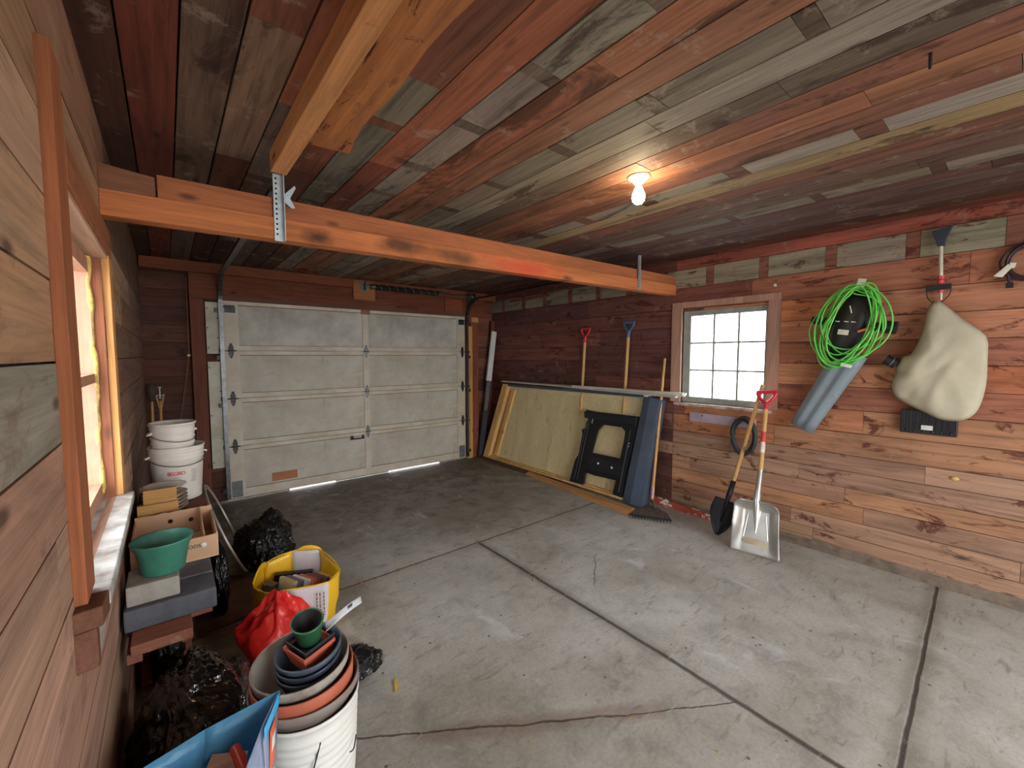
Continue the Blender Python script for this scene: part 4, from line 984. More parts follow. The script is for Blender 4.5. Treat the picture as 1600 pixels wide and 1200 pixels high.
mb = MB(); mb.tube([(3.76, .56, 1.44), (3.75, .615, 1.475)], .033, 18); mb.build('collar', M_black, t)
mb = MB(); mb.tube([(3.757, .58, 1.453), (3.7555, .585, 1.456)], .034, 18); mb.build('clamp_ring', plain('clamp', (120, 122, 124), .4, .6), t)
# black wall tray under it
t = thing('wall_tray', (3.82, .395, .97), 'black ribbed plastic plate on the wall below the beige bag', 'plate')
mb = MB(); mb.bx((3.81, .262, .985), (3.852, .530, 1.14)); pl_ = mb.build('plate', M_black, t, .004)
for i in range(8): mb = MB(); y = .285+.031*i; mb.bx((3.802, y, 1.02), (3.81, y+.008, 1.14)); mb.build('rib', plain('black_c', (30, 31, 34), .4), pl_) if i == 0 else mb.build('rib', bpy.data.materials['black_c'], pl_)
mb = MB(); mb.bx((3.799, .37, 1.015), (3.8015, .425, 1.045)); mb.build('sticker', M_white_paint, pl_)
for i in range(6):
    mb = MB(); mb.lathe([(0, 0), (.008, 0), (.006, .004), (0, .005)], (3.81, .29+.042*i, 1.003), 10, Matrix.Rotation(-PI/2, 3, 'Y')); mb.build('screw', M_dsteel, pl_)
# brush tool above
t = thing('scraper_brush', (3.82, .39, 1.82), 'upright ice scraper with black head and pink grip on the right wall', 'scraper')
mb = MB(); mb.prism([(3.80, .437, 2.285), (3.80, .343, 2.303), (3.80, .372, 2.21), (3.80, .372, 2.185), (3.80, .405, 2.185), (3.80, .41, 2.21)], (.03, 0, 0)); mb.build('scraper_head', plain('slate_plastic', (44, 54, 68), .45), t, .003)
mb = MB(); mb.tube([(3.815, .39, 2.19), (3.815, .381, 2.0)], .0105, 12); mb.tube([(3.815, .377, 1.93), (3.815, .374, 1.85)], .007, 10); mb.build('shaft', plain('pale_metal', (206, 200, 184), .35, .3), t)
mb = MB()
for i in range(3): z = 2.0-.026*i; mb.tube([(3.815, .381-.0005*i, z), (3.815, .380, z-.022)], .0175, 14)
mb.tube([(3.815, .378, 1.918), (3.815, .377, 1.895)], .015, 14); mb.build('grip', plain('pink_grip', (206, 72, 84), .5), t)
mb = MB(); mb.bar((3.805, .445, 1.927), (3.805, .33, 1.93), .02, .034, (0, 0, 1)); 
mb.tube(smooth_path([(3.82, .44, 1.92), (3.82, .44, 1.88), (3.82, .42, 1.845), (3.82, .385, 1.83), (3.82, .35, 1.86), (3.82, .335, 1.89), (3.82, .335, 1.92)], 5), .0035, 6); mb.build('hanger_bar', M_black, t, .002)
# brown cable top right
t = thing('cable_coil', (3.83, .03, 1.9), 'brown-black cable coiled high on the right wall at the photo edge', 'cable')
pts = []
for i in range(5*20):
    a = 2*PI*i/20; l = i//20; pts.append((3.828+.006*math.sin(l+a), .035+(.10+.016*math.sin(l*2.2))*math.cos(a)-.02*l*.4, 2.035+(.098+.010*math.cos(l*1.8))*math.sin(a)))
mb = MB(); mb.tube(smooth_path(pts, 2), .0055, 7); mb.tube(smooth_path([(3.82, .105, 1.97), (3.82, .10, 1.94), (3.82, .095, 1.915)], 4), .007, 7); mb.build('loops', plain('brown_cable', (62, 40, 44), .45), t)
mb = MB(); mb.hexa([(3.808, .10, 2.035), (3.808, .075, 2.03), (3.808, .08, 2.005), (3.808, .10, 2.0), (3.812, .10, 2.035), (3.812, .075, 2.03), (3.812, .08, 2.005), (3.812, .10, 2.0)])
mb.hexa([(3.807, .105, 2.03), (3.807, .095, 2.0), (3.807, .125, 1.955), (3.807, .16, 1.965), (3.811, .105, 2.03), (3.811, .095, 2.0), (3.811, .125, 1.955), (3.811, .16, 1.965)])
mb.build('tag', plain('paper_tag2', (222, 222, 204), .5), t)
mb = MB(); mb.box((3.815, .095, 1.905), (.018, .03, .03)); mb.build('plug', M_black, t)
mb = MB(); mb.tube([(RX, 1.33, 2.06), (RX-.03, 1.33, 2.065)], .004, 6); mb.lathe([(0, 0), (.012, 0), (.012, .004), (0, .004)], (RX-.03, 1.33, 2.065), 10, Matrix.Rotation(-PI/2, 3, 'Y'))
tag(mb.build('wall_nail', M_white_paint), 'small white-headed nail in the wall above the right window', 'nail')
mb = MB(); mb.tube([(1.905, .28, CZ), (1.90, .285, CZ-.05)], [.004, .005], 6)
mb.bm.free()
mb = MB(); mb.tube([(1.815, .235, CZ), (1.82, .235, CZ-.045)], [.005, .004], 6); tag(mb.build('ceiling_nail', M_dsteel), 'dark bent nail sticking down from the ceiling at upper right', 'nail')
mb = MB(); mb.bx((RX-.03, 3.95, 2.255), (RX-.003, 4.75, 2.285)); tag(mb.build('cleat', wood('cleat_wood', 'y', use_attr=False, base=(132, 84, 68), grain=.3), None, .002), 'narrow brown batten high on the right wall beneath the door track', 'batten')
mb = MB(); mb.bx((RX-.022, .12, 0.735), (RX-.002, .16, .75)); mb.bm.free()
mb = MB(); mb.lathe([(0, 0), (.022, 0), (.018, .005), (0, .007)], (RX-.003, .262, .715), 14, Matrix.Rotation(-PI/2, 3, 'Y'), sx=.7); tag(mb.build('wood_plug', plain('yellow_plug', (206, 168, 96), .6)), 'small yellow round plug in the right wall low down', 'plug')
# ================================================================ left side clutter
M_wplas = plain('white_plastic', (222, 214, 204), .45, var=.04)
def ribbed(r0, r1, h, ribs, t=.003):
    p = [(0, .002), (r0-.004, .002), (r0, .006)]
    for z in ribs:
        r = r0+(r1-r0)*z/h; p += [(r, z-.006), (r+.004, z-.003), (r+.004, z+.003), (r, z+.006)]
    p += [(r1, h-.012), (r1+.006, h-.010), (r1+.006, h), (r1-.002, h), (r1-.004, h-.01), (r0-.004, .006), (0, .006)]
    return p
# bench of planks
t = thing('plank_bench', (-.05, 2.5, 0), 'rough low bench of reddish planks along the left wall', 'bench')
M_bp = wood('bench_wood', 'x', use_attr=False, base=(150, 96, 76), grain=.35, pale=(190,170,156), pale_amt=.5)
mb = MB(); mb.bx((-.138, 1.872, .478), (.032, 2.0, .516)); mb.build('plank', M_bp, t, .003)
mb = MB(); mb.bx((-.155, 2.02, .478), (.10, 2.6, .516)); mb.build('plank', M_bp, t, .003)
mb = MB(); mb.bx((-.155, 2.62, .478), (.12, 3.25, .516)); mb.build('plank', M_bp, t, .003)
mb = MB(); mb.bx((-.15, 1.9, .44), (-.11, 3.24, .477)); mb.bx((.0, 1.93, .44), (.03, 3.24, .477)); mb.build('rail', M_bp, t)
for x in (-.15, -.0):
    for y in (2.5, 3.2):
        mb = MB(); mb.bx((x, y-.03, .0), (x+.035, y, .439)); mb.build('leg', M_bp, t)
# pavers
def block(a, b, m, label, name='paver', cat='paver', grp=None, bev=.006):
    mb = MB(); mb.bx(a, b); return tag(mb.build(name, m, None, bev), label, cat, grp)
M_pd = plain('charcoal_stone', (84, 86, 92), .9, var=.15, scale=18, bump=.4)
M_pl = plain('grey_stone', (150, 144, 134), .9, var=.14, scale=16, bump=.4)
block((-.158, 1.965, .520), (.112, 2.118, .598), M_pd, 'charcoal grey paver at the near end of the bench under a lighter block')
block((-.12, 2.128, .517), (.112, 2.66, .60), plain('charcoal_stone2', (98, 100, 106), .9, var=.15, scale=18, bump=.4), 'long charcoal paver lying under the open cardboard box')
block((-.15, 1.99, .599), (.002, 2.15, .672), M_pl, 'light grey paver block under the green plant pot')
# green pot
t = thing('plant_pot', (-.043, 2.085, .673), 'large teal green plastic plant pot, empty, on the grey blocks', 'plant pot')
pc = (-.043, 2.085, .673); mb = MB()
mb.lathe([(0, .0), (.064, .0), (.067, .004), (.084, .095), (.088, .098), (.095, .118), (.0975, .122), (.097, .126), (.091, .124), (.084, .10), (.078, .09), (.063, .008), (0, .008)], pc, 48)
mb.build('pot', plain('teal_plastic', (62, 124, 104), .45, c2=(48, 100, 86), scale=6), t)
# cardboard box
M_card = plain('cardboard', (186, 148, 116), .85, var=.06, scale=3); M_cardi = plain('cardboard_inside', (204, 166, 132), .85, var=.05)
t = thing('cardboard_box', (0, 2.44, .601), 'open cardboard produce box with torn flaps behind the green pot', 'box')
x0, x1, ya, yb, za, zb = -.15, .145, 2.27, 2.63, .603, .715; th = .006
def torn(a, b, n, z, amp, seed): return [(a[0]+(b[0]-a[0])*i/n, a[1]+(b[1]-a[1])*i/n, z+amp*noise.noise(Vector((i*.9, seed, 0)))) for i in range(n+1)]
mb = MB(); mb.bx((x0, ya, za), (x1, yb, za+th)); mb.build('bottom', M_cardi, t)
for (a, b, ext, nm, sd, zz) in (((x0, ya), (x1, ya), (0, th, 0), 'side_panel', 1, zb-.012), ((x0, yb-th), (x1, yb-th), (0, th, 0), 'side_panel', 2, zb+.02), ((x0, ya+th), (x0, yb-th), (th, 0, 0), 'end_panel', 3, zb+.005), ((x1-th, ya+th), (x1-th, yb-th), (th, 0, 0), 'end_panel', 4, zb-.004)):
    mb = MB(); mb.prism([(a[0], a[1], za+th)]+torn(a, b, 14, zz, .008, sd)+[(b[0], b[1], za+th)], ext); mb.build(nm, M_card, t)
mb = MB(); mb.hexa([(x1-.05, yb-.03, za+.01), (x1-.045, yb-.03, za+.01), (x1-.045, yb-.01, zb+.02), (x1-.05, yb-.01, zb+.02), (x1-.05, ya+.05, za+.01), (x1-.045, ya+.05, za+.01), (x1-.045, ya+.05, zb-.02), (x1-.05, ya+.05, zb-.02)]); mb.build('divider', M_cardi, t)
mb = MB(); mb.lathe([(.0, 0), (.011, 0), (.011, .001), (0, .001)], (.092, ya-.001, .665), 18, Matrix.Rotation(PI/2, 3, 'X')); o = mb.build('sticker', M_white_paint, t)
mb = MB()
for x, z in ((-.02, .69), (.06, .68)): mb.lathe([(.0, 0), (.010, 0), (.010, .001), (0, .001)], (x, yb-th-.0006, z), 16, Matrix.Rotation(PI/2, 3, 'X'))
mb.build('hand_holes', M_hole, t)
text('printing', 'FOODS', .022, frame((1, 0, 0), (0, 0, 1), (.045, ya-.0012, .665)), plain('ink', (60, 40, 34), .8), t)
# crate under the buckets
t = thing('wooden_crate', (-.03, 2.93, .517), 'dark wooden crate holding up the white buckets', 'crate')
M_cr = wood('crate_wood', 'x', use_attr=False, base=(112, 66, 48), grain=.3)
mb = MB(); mb.bx((-.155, 2.70, .683), (.135, 3.24, .70)); mb.build('top_board', M_cr, t, .002)
for z in (.52, .60): 
    mb = MB(); mb.bx((-.15, 2.71, z), (.12, 2.722, z+.065)); mb.build('slat', M_cr, t); mb = MB(); mb.bx((.108, 2.722, z), (.12, 3.22, z+.065)); mb.build('slat', M_cr, t)
    mb = MB(); mb.bx((-.15, 2.722, z), (-.138, 3.22, z+.065)); mb.build('slat', M_cr, t); mb = MB(); mb.bx((-.15, 3.22, z), (.12, 3.232, z+.065)); mb.build('slat', M_cr, t)
for x in (-.137, .086):
    for y in (2.723, 3.198): mb = MB(); mb.bx((x, y, .518), (x+.02, y+.02, .682)); mb.build('corner_post', M_cr, t)
# buckets
def bucket(c, r0, r1, h, ribs, label, up, text_=None):
    t = thing('bucket', c, label, 'bucket')
    mb = MB(); mb.lathe(ribbed(r0, r1, h, ribs), c, 56); pl_ = mb.build('pail', M_wplas, t)
    c = Vector(c); pts = [c+Vector(((r1+.008)*math.cos(a), (r1+.008)*math.sin(a), h-.03-.10*math.sin((a-up)/1)*0)) for a in ()]
    ear = []
    for s in (0, 1):
        a = up+PI*s; p = c+Vector((math.cos(a)*(r1+.006), math.sin(a)*(r1+.006), h-.055)); ear.append(p)
    mb = MB(); n = 20; q = []
    for i in range(n+1):
        a = up+PI*i/n; q.append(c+Vector((math.cos(a)*(r1+.010), math.sin(a)*(r1+.010), h-.055-.045*math.sin(PI*i/n))))
    mb.tube(q, .0022, 6); mb.build('wire_handle', M_steel, pl_)
    for p in ear: mb = MB(); mb.tube([p, p+(p-c).normalized()*.008+Vector((0, 0, 0))], .014, 10); mb.build('ear', M_wplas, pl_)
    return pl_
b1 = bucket((.022, 3.0, .702), .104, .122, .30, [.235, .255, .275], 'larger white plastic bucket with red lettering on the crate', -2.9)
mb = MB()
for i in range(3): 
    pass
mb.bm.free()
MW = lambda ang, z, r: frame((-math.sin(ang), math.cos(ang), 0), (0, 0, 1), (.022+r*math.cos(ang), 3.0+r*math.sin(ang), z))
m_redl = plain('red_lettering', (196, 44, 36), .5); m_greyl = plain('grey_lettering', (120, 116, 112), .6)
for i, ch in enumerate('BELGARD'):
    a = math.radians(-94-16+i*5.2); text('letter', ch, .028, MW(a, .862, .1155), m_redl, b1)
mb = MB()
for (a0, zz, ln) in ((-100, .84, 12), (-104, .828, 20), (-60, .87, 14), (-60, .86, 14), (-60, .85, 14), (-60, .84, 12), (-60, .83, 14), (-60, .82, 10), (-62, .81, 12), (-138, .862, 14), (-138, .852, 14), (-138, .842, 14)):
    q = [(.022+.1153*math.cos(math.radians(a0+ln*i/6)), 3.0+.1153*math.sin(math.radians(a0+ln*i/6)), zz) for i in range(7)]; mb.tube(q, .0012, 4)
mb.build('fine_print', m_greyl, b1)
bucket((.008, 3.0, .90), .088, .101, .232, [.09, .12, .15, .18], 'smaller white plastic bucket nested in the larger one', -2.7)
# saucers, lid, blocks
for i in range(5):
    c = (-.035, 2.765, .702+.018*i); t = thing('saucer', c, 'round grey saucer in the stack beside the white buckets, counted from below: '+['bottom one', 'second', 'middle one', 'fourth', 'top one'][i], 'saucer', 'stacked saucers') if False else None
    mb = MB(); mb.lathe([(0, 0), (.05, 0), (.06, .003), (.088, .024), (.092, .026), (.088, .0255), (.06, .006), (0, .003)], c, 40)
    tag(mb.build('saucer', bpy.data.materials.get('pale_saucer') or plain('pale_saucer', (190, 176, 160), .5)), 'pale plastic saucer, '+['lowest', 'second lowest', 'middle', 'second highest', 'highest'][i]+' in the stack in front of the white buckets', 'saucer', 'stacked pale saucers')
m_clear, nt, b = new_mat('clear_plastic'); b.inputs['Base Color'].default_value = lin((214, 200, 186))+(1,); b.inputs['Roughness'].default_value = .15; b.inputs['Alpha'].default_value = .45
mb = MB(); mb.lathe([(0, .01), (.06, .01), (.084, .036), (.093, .038), (.094, .041), (.083, .040), (.058, .014), (0, .013)], (-.04, 2.76, .80), 44)
tag(mb.build('plastic_dish', m_clear), 'clear plastic dish on top of the saucer stack', 'dish')
M_yb = wood('yellow_block', 'x', use_attr=False, base=(186, 140, 84), grain=.12)
mb = MB(); mb.bx((-.142, 2.585, .702), (.014, 2.665, .786)); mb.bm.free()
block((-.142, 2.672, .702), (.014, 2.70, .775), M_yb, 'tan wooden block on the crate edge, the lower of two', 'wood_block', 'block', None, .002)
block((-.118, 2.675, .777), (.010, 2.70, .845), M_yb, 'tan wooden block on the crate edge, the upper of two', 'wood_block', 'block', None, .002)
# torches in the far left corner
for x, y, zt, lab, dk in ((-.12, 4.82, 1.26, 'bamboo garden torch with dark head in the far left corner', 1), (-.065, 4.85, 1.22, 'bamboo garden torch with split top beside the dark-headed one', 0)):
    t = thing('garden_torch', (x, y, 0), lab, 'torch')
    mb = MB(); mb.tube([(x, y, 0), (x+.004, y, 1.1)], .011, 8); mb.build('pole', plain('bamboo%d' % dk, (170, 120, 66), .6, var=.15), t)
    mb = MB()
    if dk: mb.lathe([(0, 0), (.02, .01), (.038, .08), (.036, .13), (.02, .16), (0, .165)], (x+.003, y, 1.1), 14); mb.build('head', plain('dark_wicker', (58, 48, 38), .8, var=.4, scale=60), t)
    else:
        for s in (-1, 1): mb.tube([(x+.004, y, 1.0), (x+.004+s*.028, y, 1.16)], .007, 6)
        mb.build('split_cane', bpy.data.materials['bamboo1'], t); mb = MB(); mb.tube([(x-.03, y, 1.15), (x+.038, y, 1.15)], .004, 6); mb.tube([(x+.004, y, 1.12), (x+.004, y, 1.22)], .006, 6); mb.tube([(x-.008, y, 1.22), (x+.016, y, 1.22)], .006, 6); mb.build('wire_clip', M_galv, t)
# hoop
c = Vector((.265, 3.42, .325)); a1 = Vector((-.11, .05, .30)).normalized()*.315; a2 = Vector((.06, 1, 0)).normalized()*.30
mb = MB(); mb.tube([c+a1*math.cos(2*PI*i/72)+a2*math.sin(2*PI*i/72) for i in range(72)], .0085, 8, closed=True)
mb.tube([c+a1*.93*math.cos(2*PI*i/72)+a2*.93*math.sin(2*PI*i/72) for i in range(72)], .003, 6, closed=True)
tag(mb.build('metal_hoop', plain('pale_hoop', (176, 168, 160), .4, .5)), 'thin pale metal hoop leaning upright between the bench and the black bag', 'hoop')
# bags
def bag_mat(name, c, rough, spec=.5, al=1, bump=.5, wr=9):
    m, nt, b = new_mat(name); k = N(nt); co = k.tc()
    n = k.noise(co, wr, 2, .5, 2.2); n2 = k.noise(co, wr*4, 2, .5, 1.5)
    b.inputs['Base Color'].default_value = lin(c)+(1,); b.inputs['Roughness'].default_value = rough; b.inputs['Specular IOR Level'].default_value = spec; b.inputs['Alpha'].default_value = al
    k.bump(k.math('ADD', n, k.math('MULTIPLY', n2, .2)), b, bump*.55, .04); return m
M_bb = bag_mat('black_bag', (18, 18, 20), .12, .8, bump=.9, wr=7)
M_bb2 = bag_mat('black_bag_matte', (22, 23, 25), .24, .55, bump=.8, wr=8)
def spike(px, py, ex, ph): 
    def f(v, p):
        k_ = math.exp(-((v.x-px)**2+(v.y-py)**2)/ex); 
        return Vector((v.x, v.y, v.z+ph*k_*max(0, p.z)))
    return f
o = crumple((.50, 3.46, .14), (.175, .24, .155), 3, .22, 6, 0, spike(.58, 3.5, .006, .14), wr=.07).build('garbage_bag', M_bb2); tag(o, 'black garbage bag slumped on the floor near the overhead door', 'garbage bag')
o = crumple((.015, 1.74, .215), (.15, .27, .20), 8, .16, 6, 0, wr=.06, wf=3.6).build('garbage_bag', M_bb); tag(o, 'big glossy black garbage bag under the near end of the bench', 'garbage bag')
o = crumple((-.055, 2.62, .14), (.07, .25, .16), 5, .1, 5, 0).build('garbage_bag', M_bb2); tag(o, 'dark garbage bag on the floor beneath the charcoal pavers', 'garbage bag')
o = crumple((.16, 2.03, .09), (.07, .13, .12), 17, .2, 5, 0).build('plastic_sheeting', bag_mat('smoky_plastic', (72, 68, 64), .12, .8, 1, .9, 14)); tag(o, 'smoky grey crumpled plastic with bright gleams beside the white bucket', 'plastic sheet')
o = crumple((.185, 2.98, .19), (.045, .17, .21), 31, .1, 5, 0, wr=.08).build('garbage_bag', M_bb2); tag(o, 'narrow black bag squeezed between the dark crate and the pale metal hoop', 'garbage bag')
o = crumple((.60, 1.97, .03), (.135, .10, .05), 23, .3, 5, 0).build('plastic_scrap', M_bb2); tag(o, 'small scrap of black plastic on the floor right of the nested pots', 'plastic scrap')
mb = MB(); mb.raw([(.06,3.55,.004),(.42,3.25,.004),(.32,2.78,.004),(.06,2.72,.004)], [(0,1,2,3)]); o = mb.build('cardboard_sheet', plain('dirty_cardboard', (112, 82, 58), .9, var=.2, scale=9), solid=.004); tag(o, 'dirty brown cardboard sheet flat on the floor beside the bench', 'cardboard')
# yellow shopping bag with books
t = thing('shopping_bag', (.5, 2.5, 0), 'yellow and white shopping bag standing open, full of books', 'bag')
rim = [(.300,2.53,.30),(.385,2.72,.305),(.53,2.735,.33),(.665,2.66,.33),(.705,2.40,.30),(.62,2.315,.29),(.44,2.375,.285),(.34,2.42,.285)]
bas = [(.33,2.56,.003),(.40,2.68,.003),(.53,2.69,.003),(.64,2.62,.003),(.665,2.42,.003),(.60,2.345,.003),(.45,2.40,.003),(.36,2.45,.003)]
M_yel = plain('yellow_plastic', (226, 176, 28), .4, var=.08, scale=6); M_pw = plain('bag_white', (196, 186, 188), .45, var=.05, scale=8)
m_blank = lambda: None
def wall(i0, i1, m, name, out=0, t0=0, t1=1):
    mb = MB(); a0, a1_, c0_, c1_ = Vector(rim[i0]), Vector(rim[i1 % 8]), Vector(bas[i0]), Vector(bas[i1 % 8])
    ctr = Vector((.5, 2.52, 0))
    def f(u, v):
        v = t0+(t1-t0)*v; p = (a0*(1-u)+a1_*u)*v+(c0_*(1-u)+c1_*u)*(1-v)
        d = Vector((p.x-ctr.x, p.y-ctr.y, 0)).normalized()
        return p+d*(out+.012*math.sin(v*PI)+.007*noise.noise(Vector((p.x*14, p.y*14, p.z*18)))*min(1, (1-v)*5))
    mb.grid(f, 8, 14); return mb
mb = MB(); ok = [wall(i, i+1, None, '') for i in (0, 1, 3, 4, 7)]
for q in ok:
    me = bpy.data.meshes.new('tmp'); q.bm.to_mesh(me); q.bm.free(); mb.bm.from_mesh(me); bpy.data.meshes.remove(me)
mb.build('bag_body', M_yel, t, solid=.0015)
for i in (2, 5, 6):
    q_ = wall(i, i+1, None, '').build('white_panel', M_pw, t, solid=.0015); q_['label'] = 'pale printed panel'; wp_ = q_ if i == 5 else (wp_ if i == 6 else q_)
mb = MB(); pr = [Vector(p) for p in rim]
mb.tube(smooth_path([p+Vector((0, 0, .0)) for p in pr], 3, closed=True), .004, 5, closed=True); mb.build('hem', M_yel, t)
for (a, b_, h) in (((.30,2.53,.29),(.40,2.72,.30), .05),((.55,2.735,.32),(.68,2.66,.325), .035)):
    a, b_ = Vector(a), Vector(b_); mb = MB(); vs = []
    for i in range(13):
        u = i/12; p = a.lerp(b_, u); zz = h*math.sin(PI*u)**.6; d = Vector((b_.y-a.y, -(b_.x-a.x), 0)).normalized()
        vs += [p+Vector((0,0,zz)), p+Vector((0,0,max(0, zz-.028)-.01))]
    mb.raw(vs, [(2*i, 2*i+1, 2*i+3, 2*i+2) for i in range(12)], None, True); mb.build('carry_handle', M_yel, t, solid=.002)
mb = MB(); m_ink = plain('brown_ink', (120, 84, 50), .7); rng = random.Random(3)
P0, P1 = Vector((.62,2.315,.29)), Vector((.44,2.375,.285))
dn = Vector((-.32, -.95, 0)).normalized()
for ci, cu in enumerate((.12, .22, .30)):
    z = .25
    while z > .12:
        L = rng.uniform(.008, .022); p = P0.lerp(P1, cu); q = p+dn*.022; q.z = 0
        mb.bar(q+Vector((0, 0, z)), q+Vector((0, 0, z-L)), .006, .0012, dn); z -= L+.006
mb.build('printed_text', m_ink, wp_)
mb = MB(); p = P0.lerp(P1, .47)+dn*.022; mb.lathe([(.012, 0), (.017, .001), (.017, .002), (.012, .002)], (p.x, p.y, .17), 20, Matrix((( .95, 0, dn.x), (-.32, 0, dn.y), (0, 1, 0)))); o = mb.build('printed_emblem', plain('pink_print', (206, 110, 116), .6), wp_)
bk = [((206,190,150), 'cream'), ((110,100,120), 'grey-violet'), ((206,200,196), 'white'), ((190,110,74), 'orange-brown'), ((126,62,66), 'maroon'), ((96,72,84), 'plum'), ((200,160,70), 'ochre')]
for i, (cc, nm) in enumerate(bk):
    x = .455+.030*i; y = 2.545-.014*i; c = Vector((x, y, .165)); R_ = Euler((0, math.radians(14), math.radians(24))).to_matrix()
    t = thing('book', (x, y, .07), nm+' paperback standing spine-up in the yellow shopping bag', 'book', 'books in the yellow shopping bag')
    mb = MB(); mb.box(c+R_ @ Vector((0, 0, .0)), (.021, .125, .19), R_); mb.build('cover', plain('book_'+nm, cc, .5, var=.12, scale=30), t, .001)
    mb = MB(); mb.box(c+R_ @ Vector((0, .003, .0)), (.017, .127, .186), R_); mb.build('pages', plain('paper_'+nm, (206, 200, 184), .8), t)
for i, (x, y, w_, rz, nm, cc) in enumerate(((.370, 2.50, .09, .4, 'black magazine lying open-edged', (34, 32, 34)), (.375, 2.60, .09, .9, 'dark patterned paperback', (70, 62, 58)), (.52, 2.672, .20, -.25, 'long black case at the back', (24, 22, 26)))):
    mb = MB(); R_ = Euler((.25 if i < 2 else .1, .1, rz)).to_matrix(); mb.box((x, y, .19-.01*i), (w_*.62 if i < 2 else w_, .03 if i > 1 else .06, .13), R_)
    tag(mb.build('book', plain('dark_cover%d' % i, cc, .4, var=.5, scale=40), None, .001), nm+' in the yellow shopping bag', 'book', 'books in the yellow shopping bag')
# red bag
M_redb = bag_mat('red_plastic', (206, 34, 28), .36, .5, 1, .45, 6)
def redf(v, p):
    k1 = math.exp(-((v.x-.22)**2+(v.y-2.5)**2)/.004)
    return Vector((v.x-.03*k1, v.y, v.z+.02*k1))
mb = MB(); bm = mb.bm; bmesh.ops.create_icosphere(bm, subdivisions=6, radius=1)
for v in bm.verts:
    p = v.co.copy(); ang = math.atan2(p.y, p.x); up_ = max(0, p.z)
    fold = .11*math.sin(ang*5+p.z*2+1)*(.3+.7*up_)+.05*math.sin(ang*11+2)*up_+.10*noise.noise(p*1.7+Vector((4, 2, 9)))
    rr = (1+fold)*(1-.30*up_**1.5)
    v.co = Vector((.375+p.x*.150*rr, 2.235+p.y*.115*rr+.07*up_, .14+p.z*.14*(1+fold*.6)+.06*up_*(.5+.5*math.sin(ang*3+.6))+.02*noise.noise(p*4)))
    k1 = max(0, -p.x-.5)*max(0, 1-abs(p.z-.25)*1.6); v.co += Vector((-.10*k1, .10*k1, .05*k1))
    v.co.z = max(v.co.z, .003)
for f in bm.faces: f.smooth = True
tag(mb.build('plastic_bag', M_redb), 'crumpled bright red plastic bag slumped against the yellow shopping bag', 'bag')
# big white pail and the nested pots
pc = Vector((.315, 1.455, 0))
t = thing('bucket', pc, 'tall white ribbed pail in the foreground holding nested plant pots', 'bucket')
mb = MB(); prof = [(0, .003), (.125, .003), (.13, .01)]
for i in range(12): z = .04+.027*i; r = .132+.021*z/.37; prof += [(r-.001, z-.012), (r+.0025, z-.004), (r+.0025, z+.004), (r-.001, z+.012)]
prof += [(.153, .372), (.158, .375), (.158, .388), (.154, .388), (.150, .37), (.127, .012), (0, .012)]
mb.lathe(prof, pc, 72, wob=lambda a, h: (.012*math.sin(a*2+h*9)+.006*math.sin(a*5+h*20))*max(0, 1-h/.33)); mb.build('pail', plain('pail_white', (216, 214, 206), .42, var=.04), t)
mb = MB(); mb.tube(smooth_path([pc+Vector((.0, -.148, .33)), pc+Vector((-.03, -.158, .25)), pc+Vector((-.07, -.155, .16)), pc+Vector((-.10, -.135, .08))], 5), .0022, 6)
mb.tube(smooth_path([pc+Vector((.12, -.10, .24)), pc+Vector((.10, -.135, .23)), pc+Vector((.085, -.145, .235))], 4), .002, 6); mb.build('wire_handle', M_dsteel, t)
def potl(r, h, c, rot, m, label, lip=.02, wall_=.004, rb=None, nm='plant_pot', inner=None):
    rb = rb or r*.74; t = thing(nm, c, label, 'plant pot')
    M3 = Euler(rot).to_matrix()
    mb = MB(); mb.lathe([(0, 0), (rb, 0), (r*.94, h-lip), (r, h-lip+.002), (r+.002, h-.003), (r, h), (r-wall_, h-.001), (r*.94-wall_, h-lip), (rb-wall_, .005), (0, .005)], c, 52, M3)
    o = mb.build('pot', m, t)
    if inner:
        mb = MB(); mb.lathe([(0, .0065), (rb-wall_-.0012, .0065), (r*.94-wall_-.0012, h-lip), (r-wall_-.0012, h-.002)], c, 52, M3); q = mb.build('inside', inner, o); q['label'] = 'darker inside'
    return t
M_taupe = plain('taupe_pot', (128, 116, 108), .5, var=.08); M_terra = plain('terracotta_pot', (172, 92, 66), .6, var=.08); M_grey = plain('grey_pot', (156, 148, 138), .5, c2=(120, 112, 104)); M_navy = plain('navy_pot', (42, 48, 62), .4, var=.1)
potl(.163, .13, (.308, 1.455, .315), (.02, 0, 0), M_taupe, 'widest taupe pot sitting in the rim of the tall white pail', .03, rb=.118)
potl(.150, .14, (.308, 1.455, .345), (.04, -.04, 0), M_terra, 'terracotta plastic pot nested inside the widest taupe pot', .06, rb=.12)
potl(.143, .15, (.305, 1.455, .375), (.06, -.06, 0), M_grey, 'grey-rimmed pot nested inside the terracotta pot', .03, rb=.105, inner=plain('pale_inside', (176, 172, 160), .5))
potl(.097, .10, (.325, 1.44, .415), (.10, -.10, 0), M_navy, 'dark navy nursery pot, lowest of three in the grey-rimmed pot', .02)
potl(.097, .10, (.327, 1.44, .440), (.10, -.12, 0), M_navy, 'dark navy nursery pot, middle of three in the grey-rimmed pot', .02)
potl(.097, .10, (.329, 1.44, .465), (.10, -.14, 0), plain('navy_pot2', (70, 78, 92), .35, var=.1), 'dark navy nursery pot, topmost of three in the grey-rimmed pot', .02)
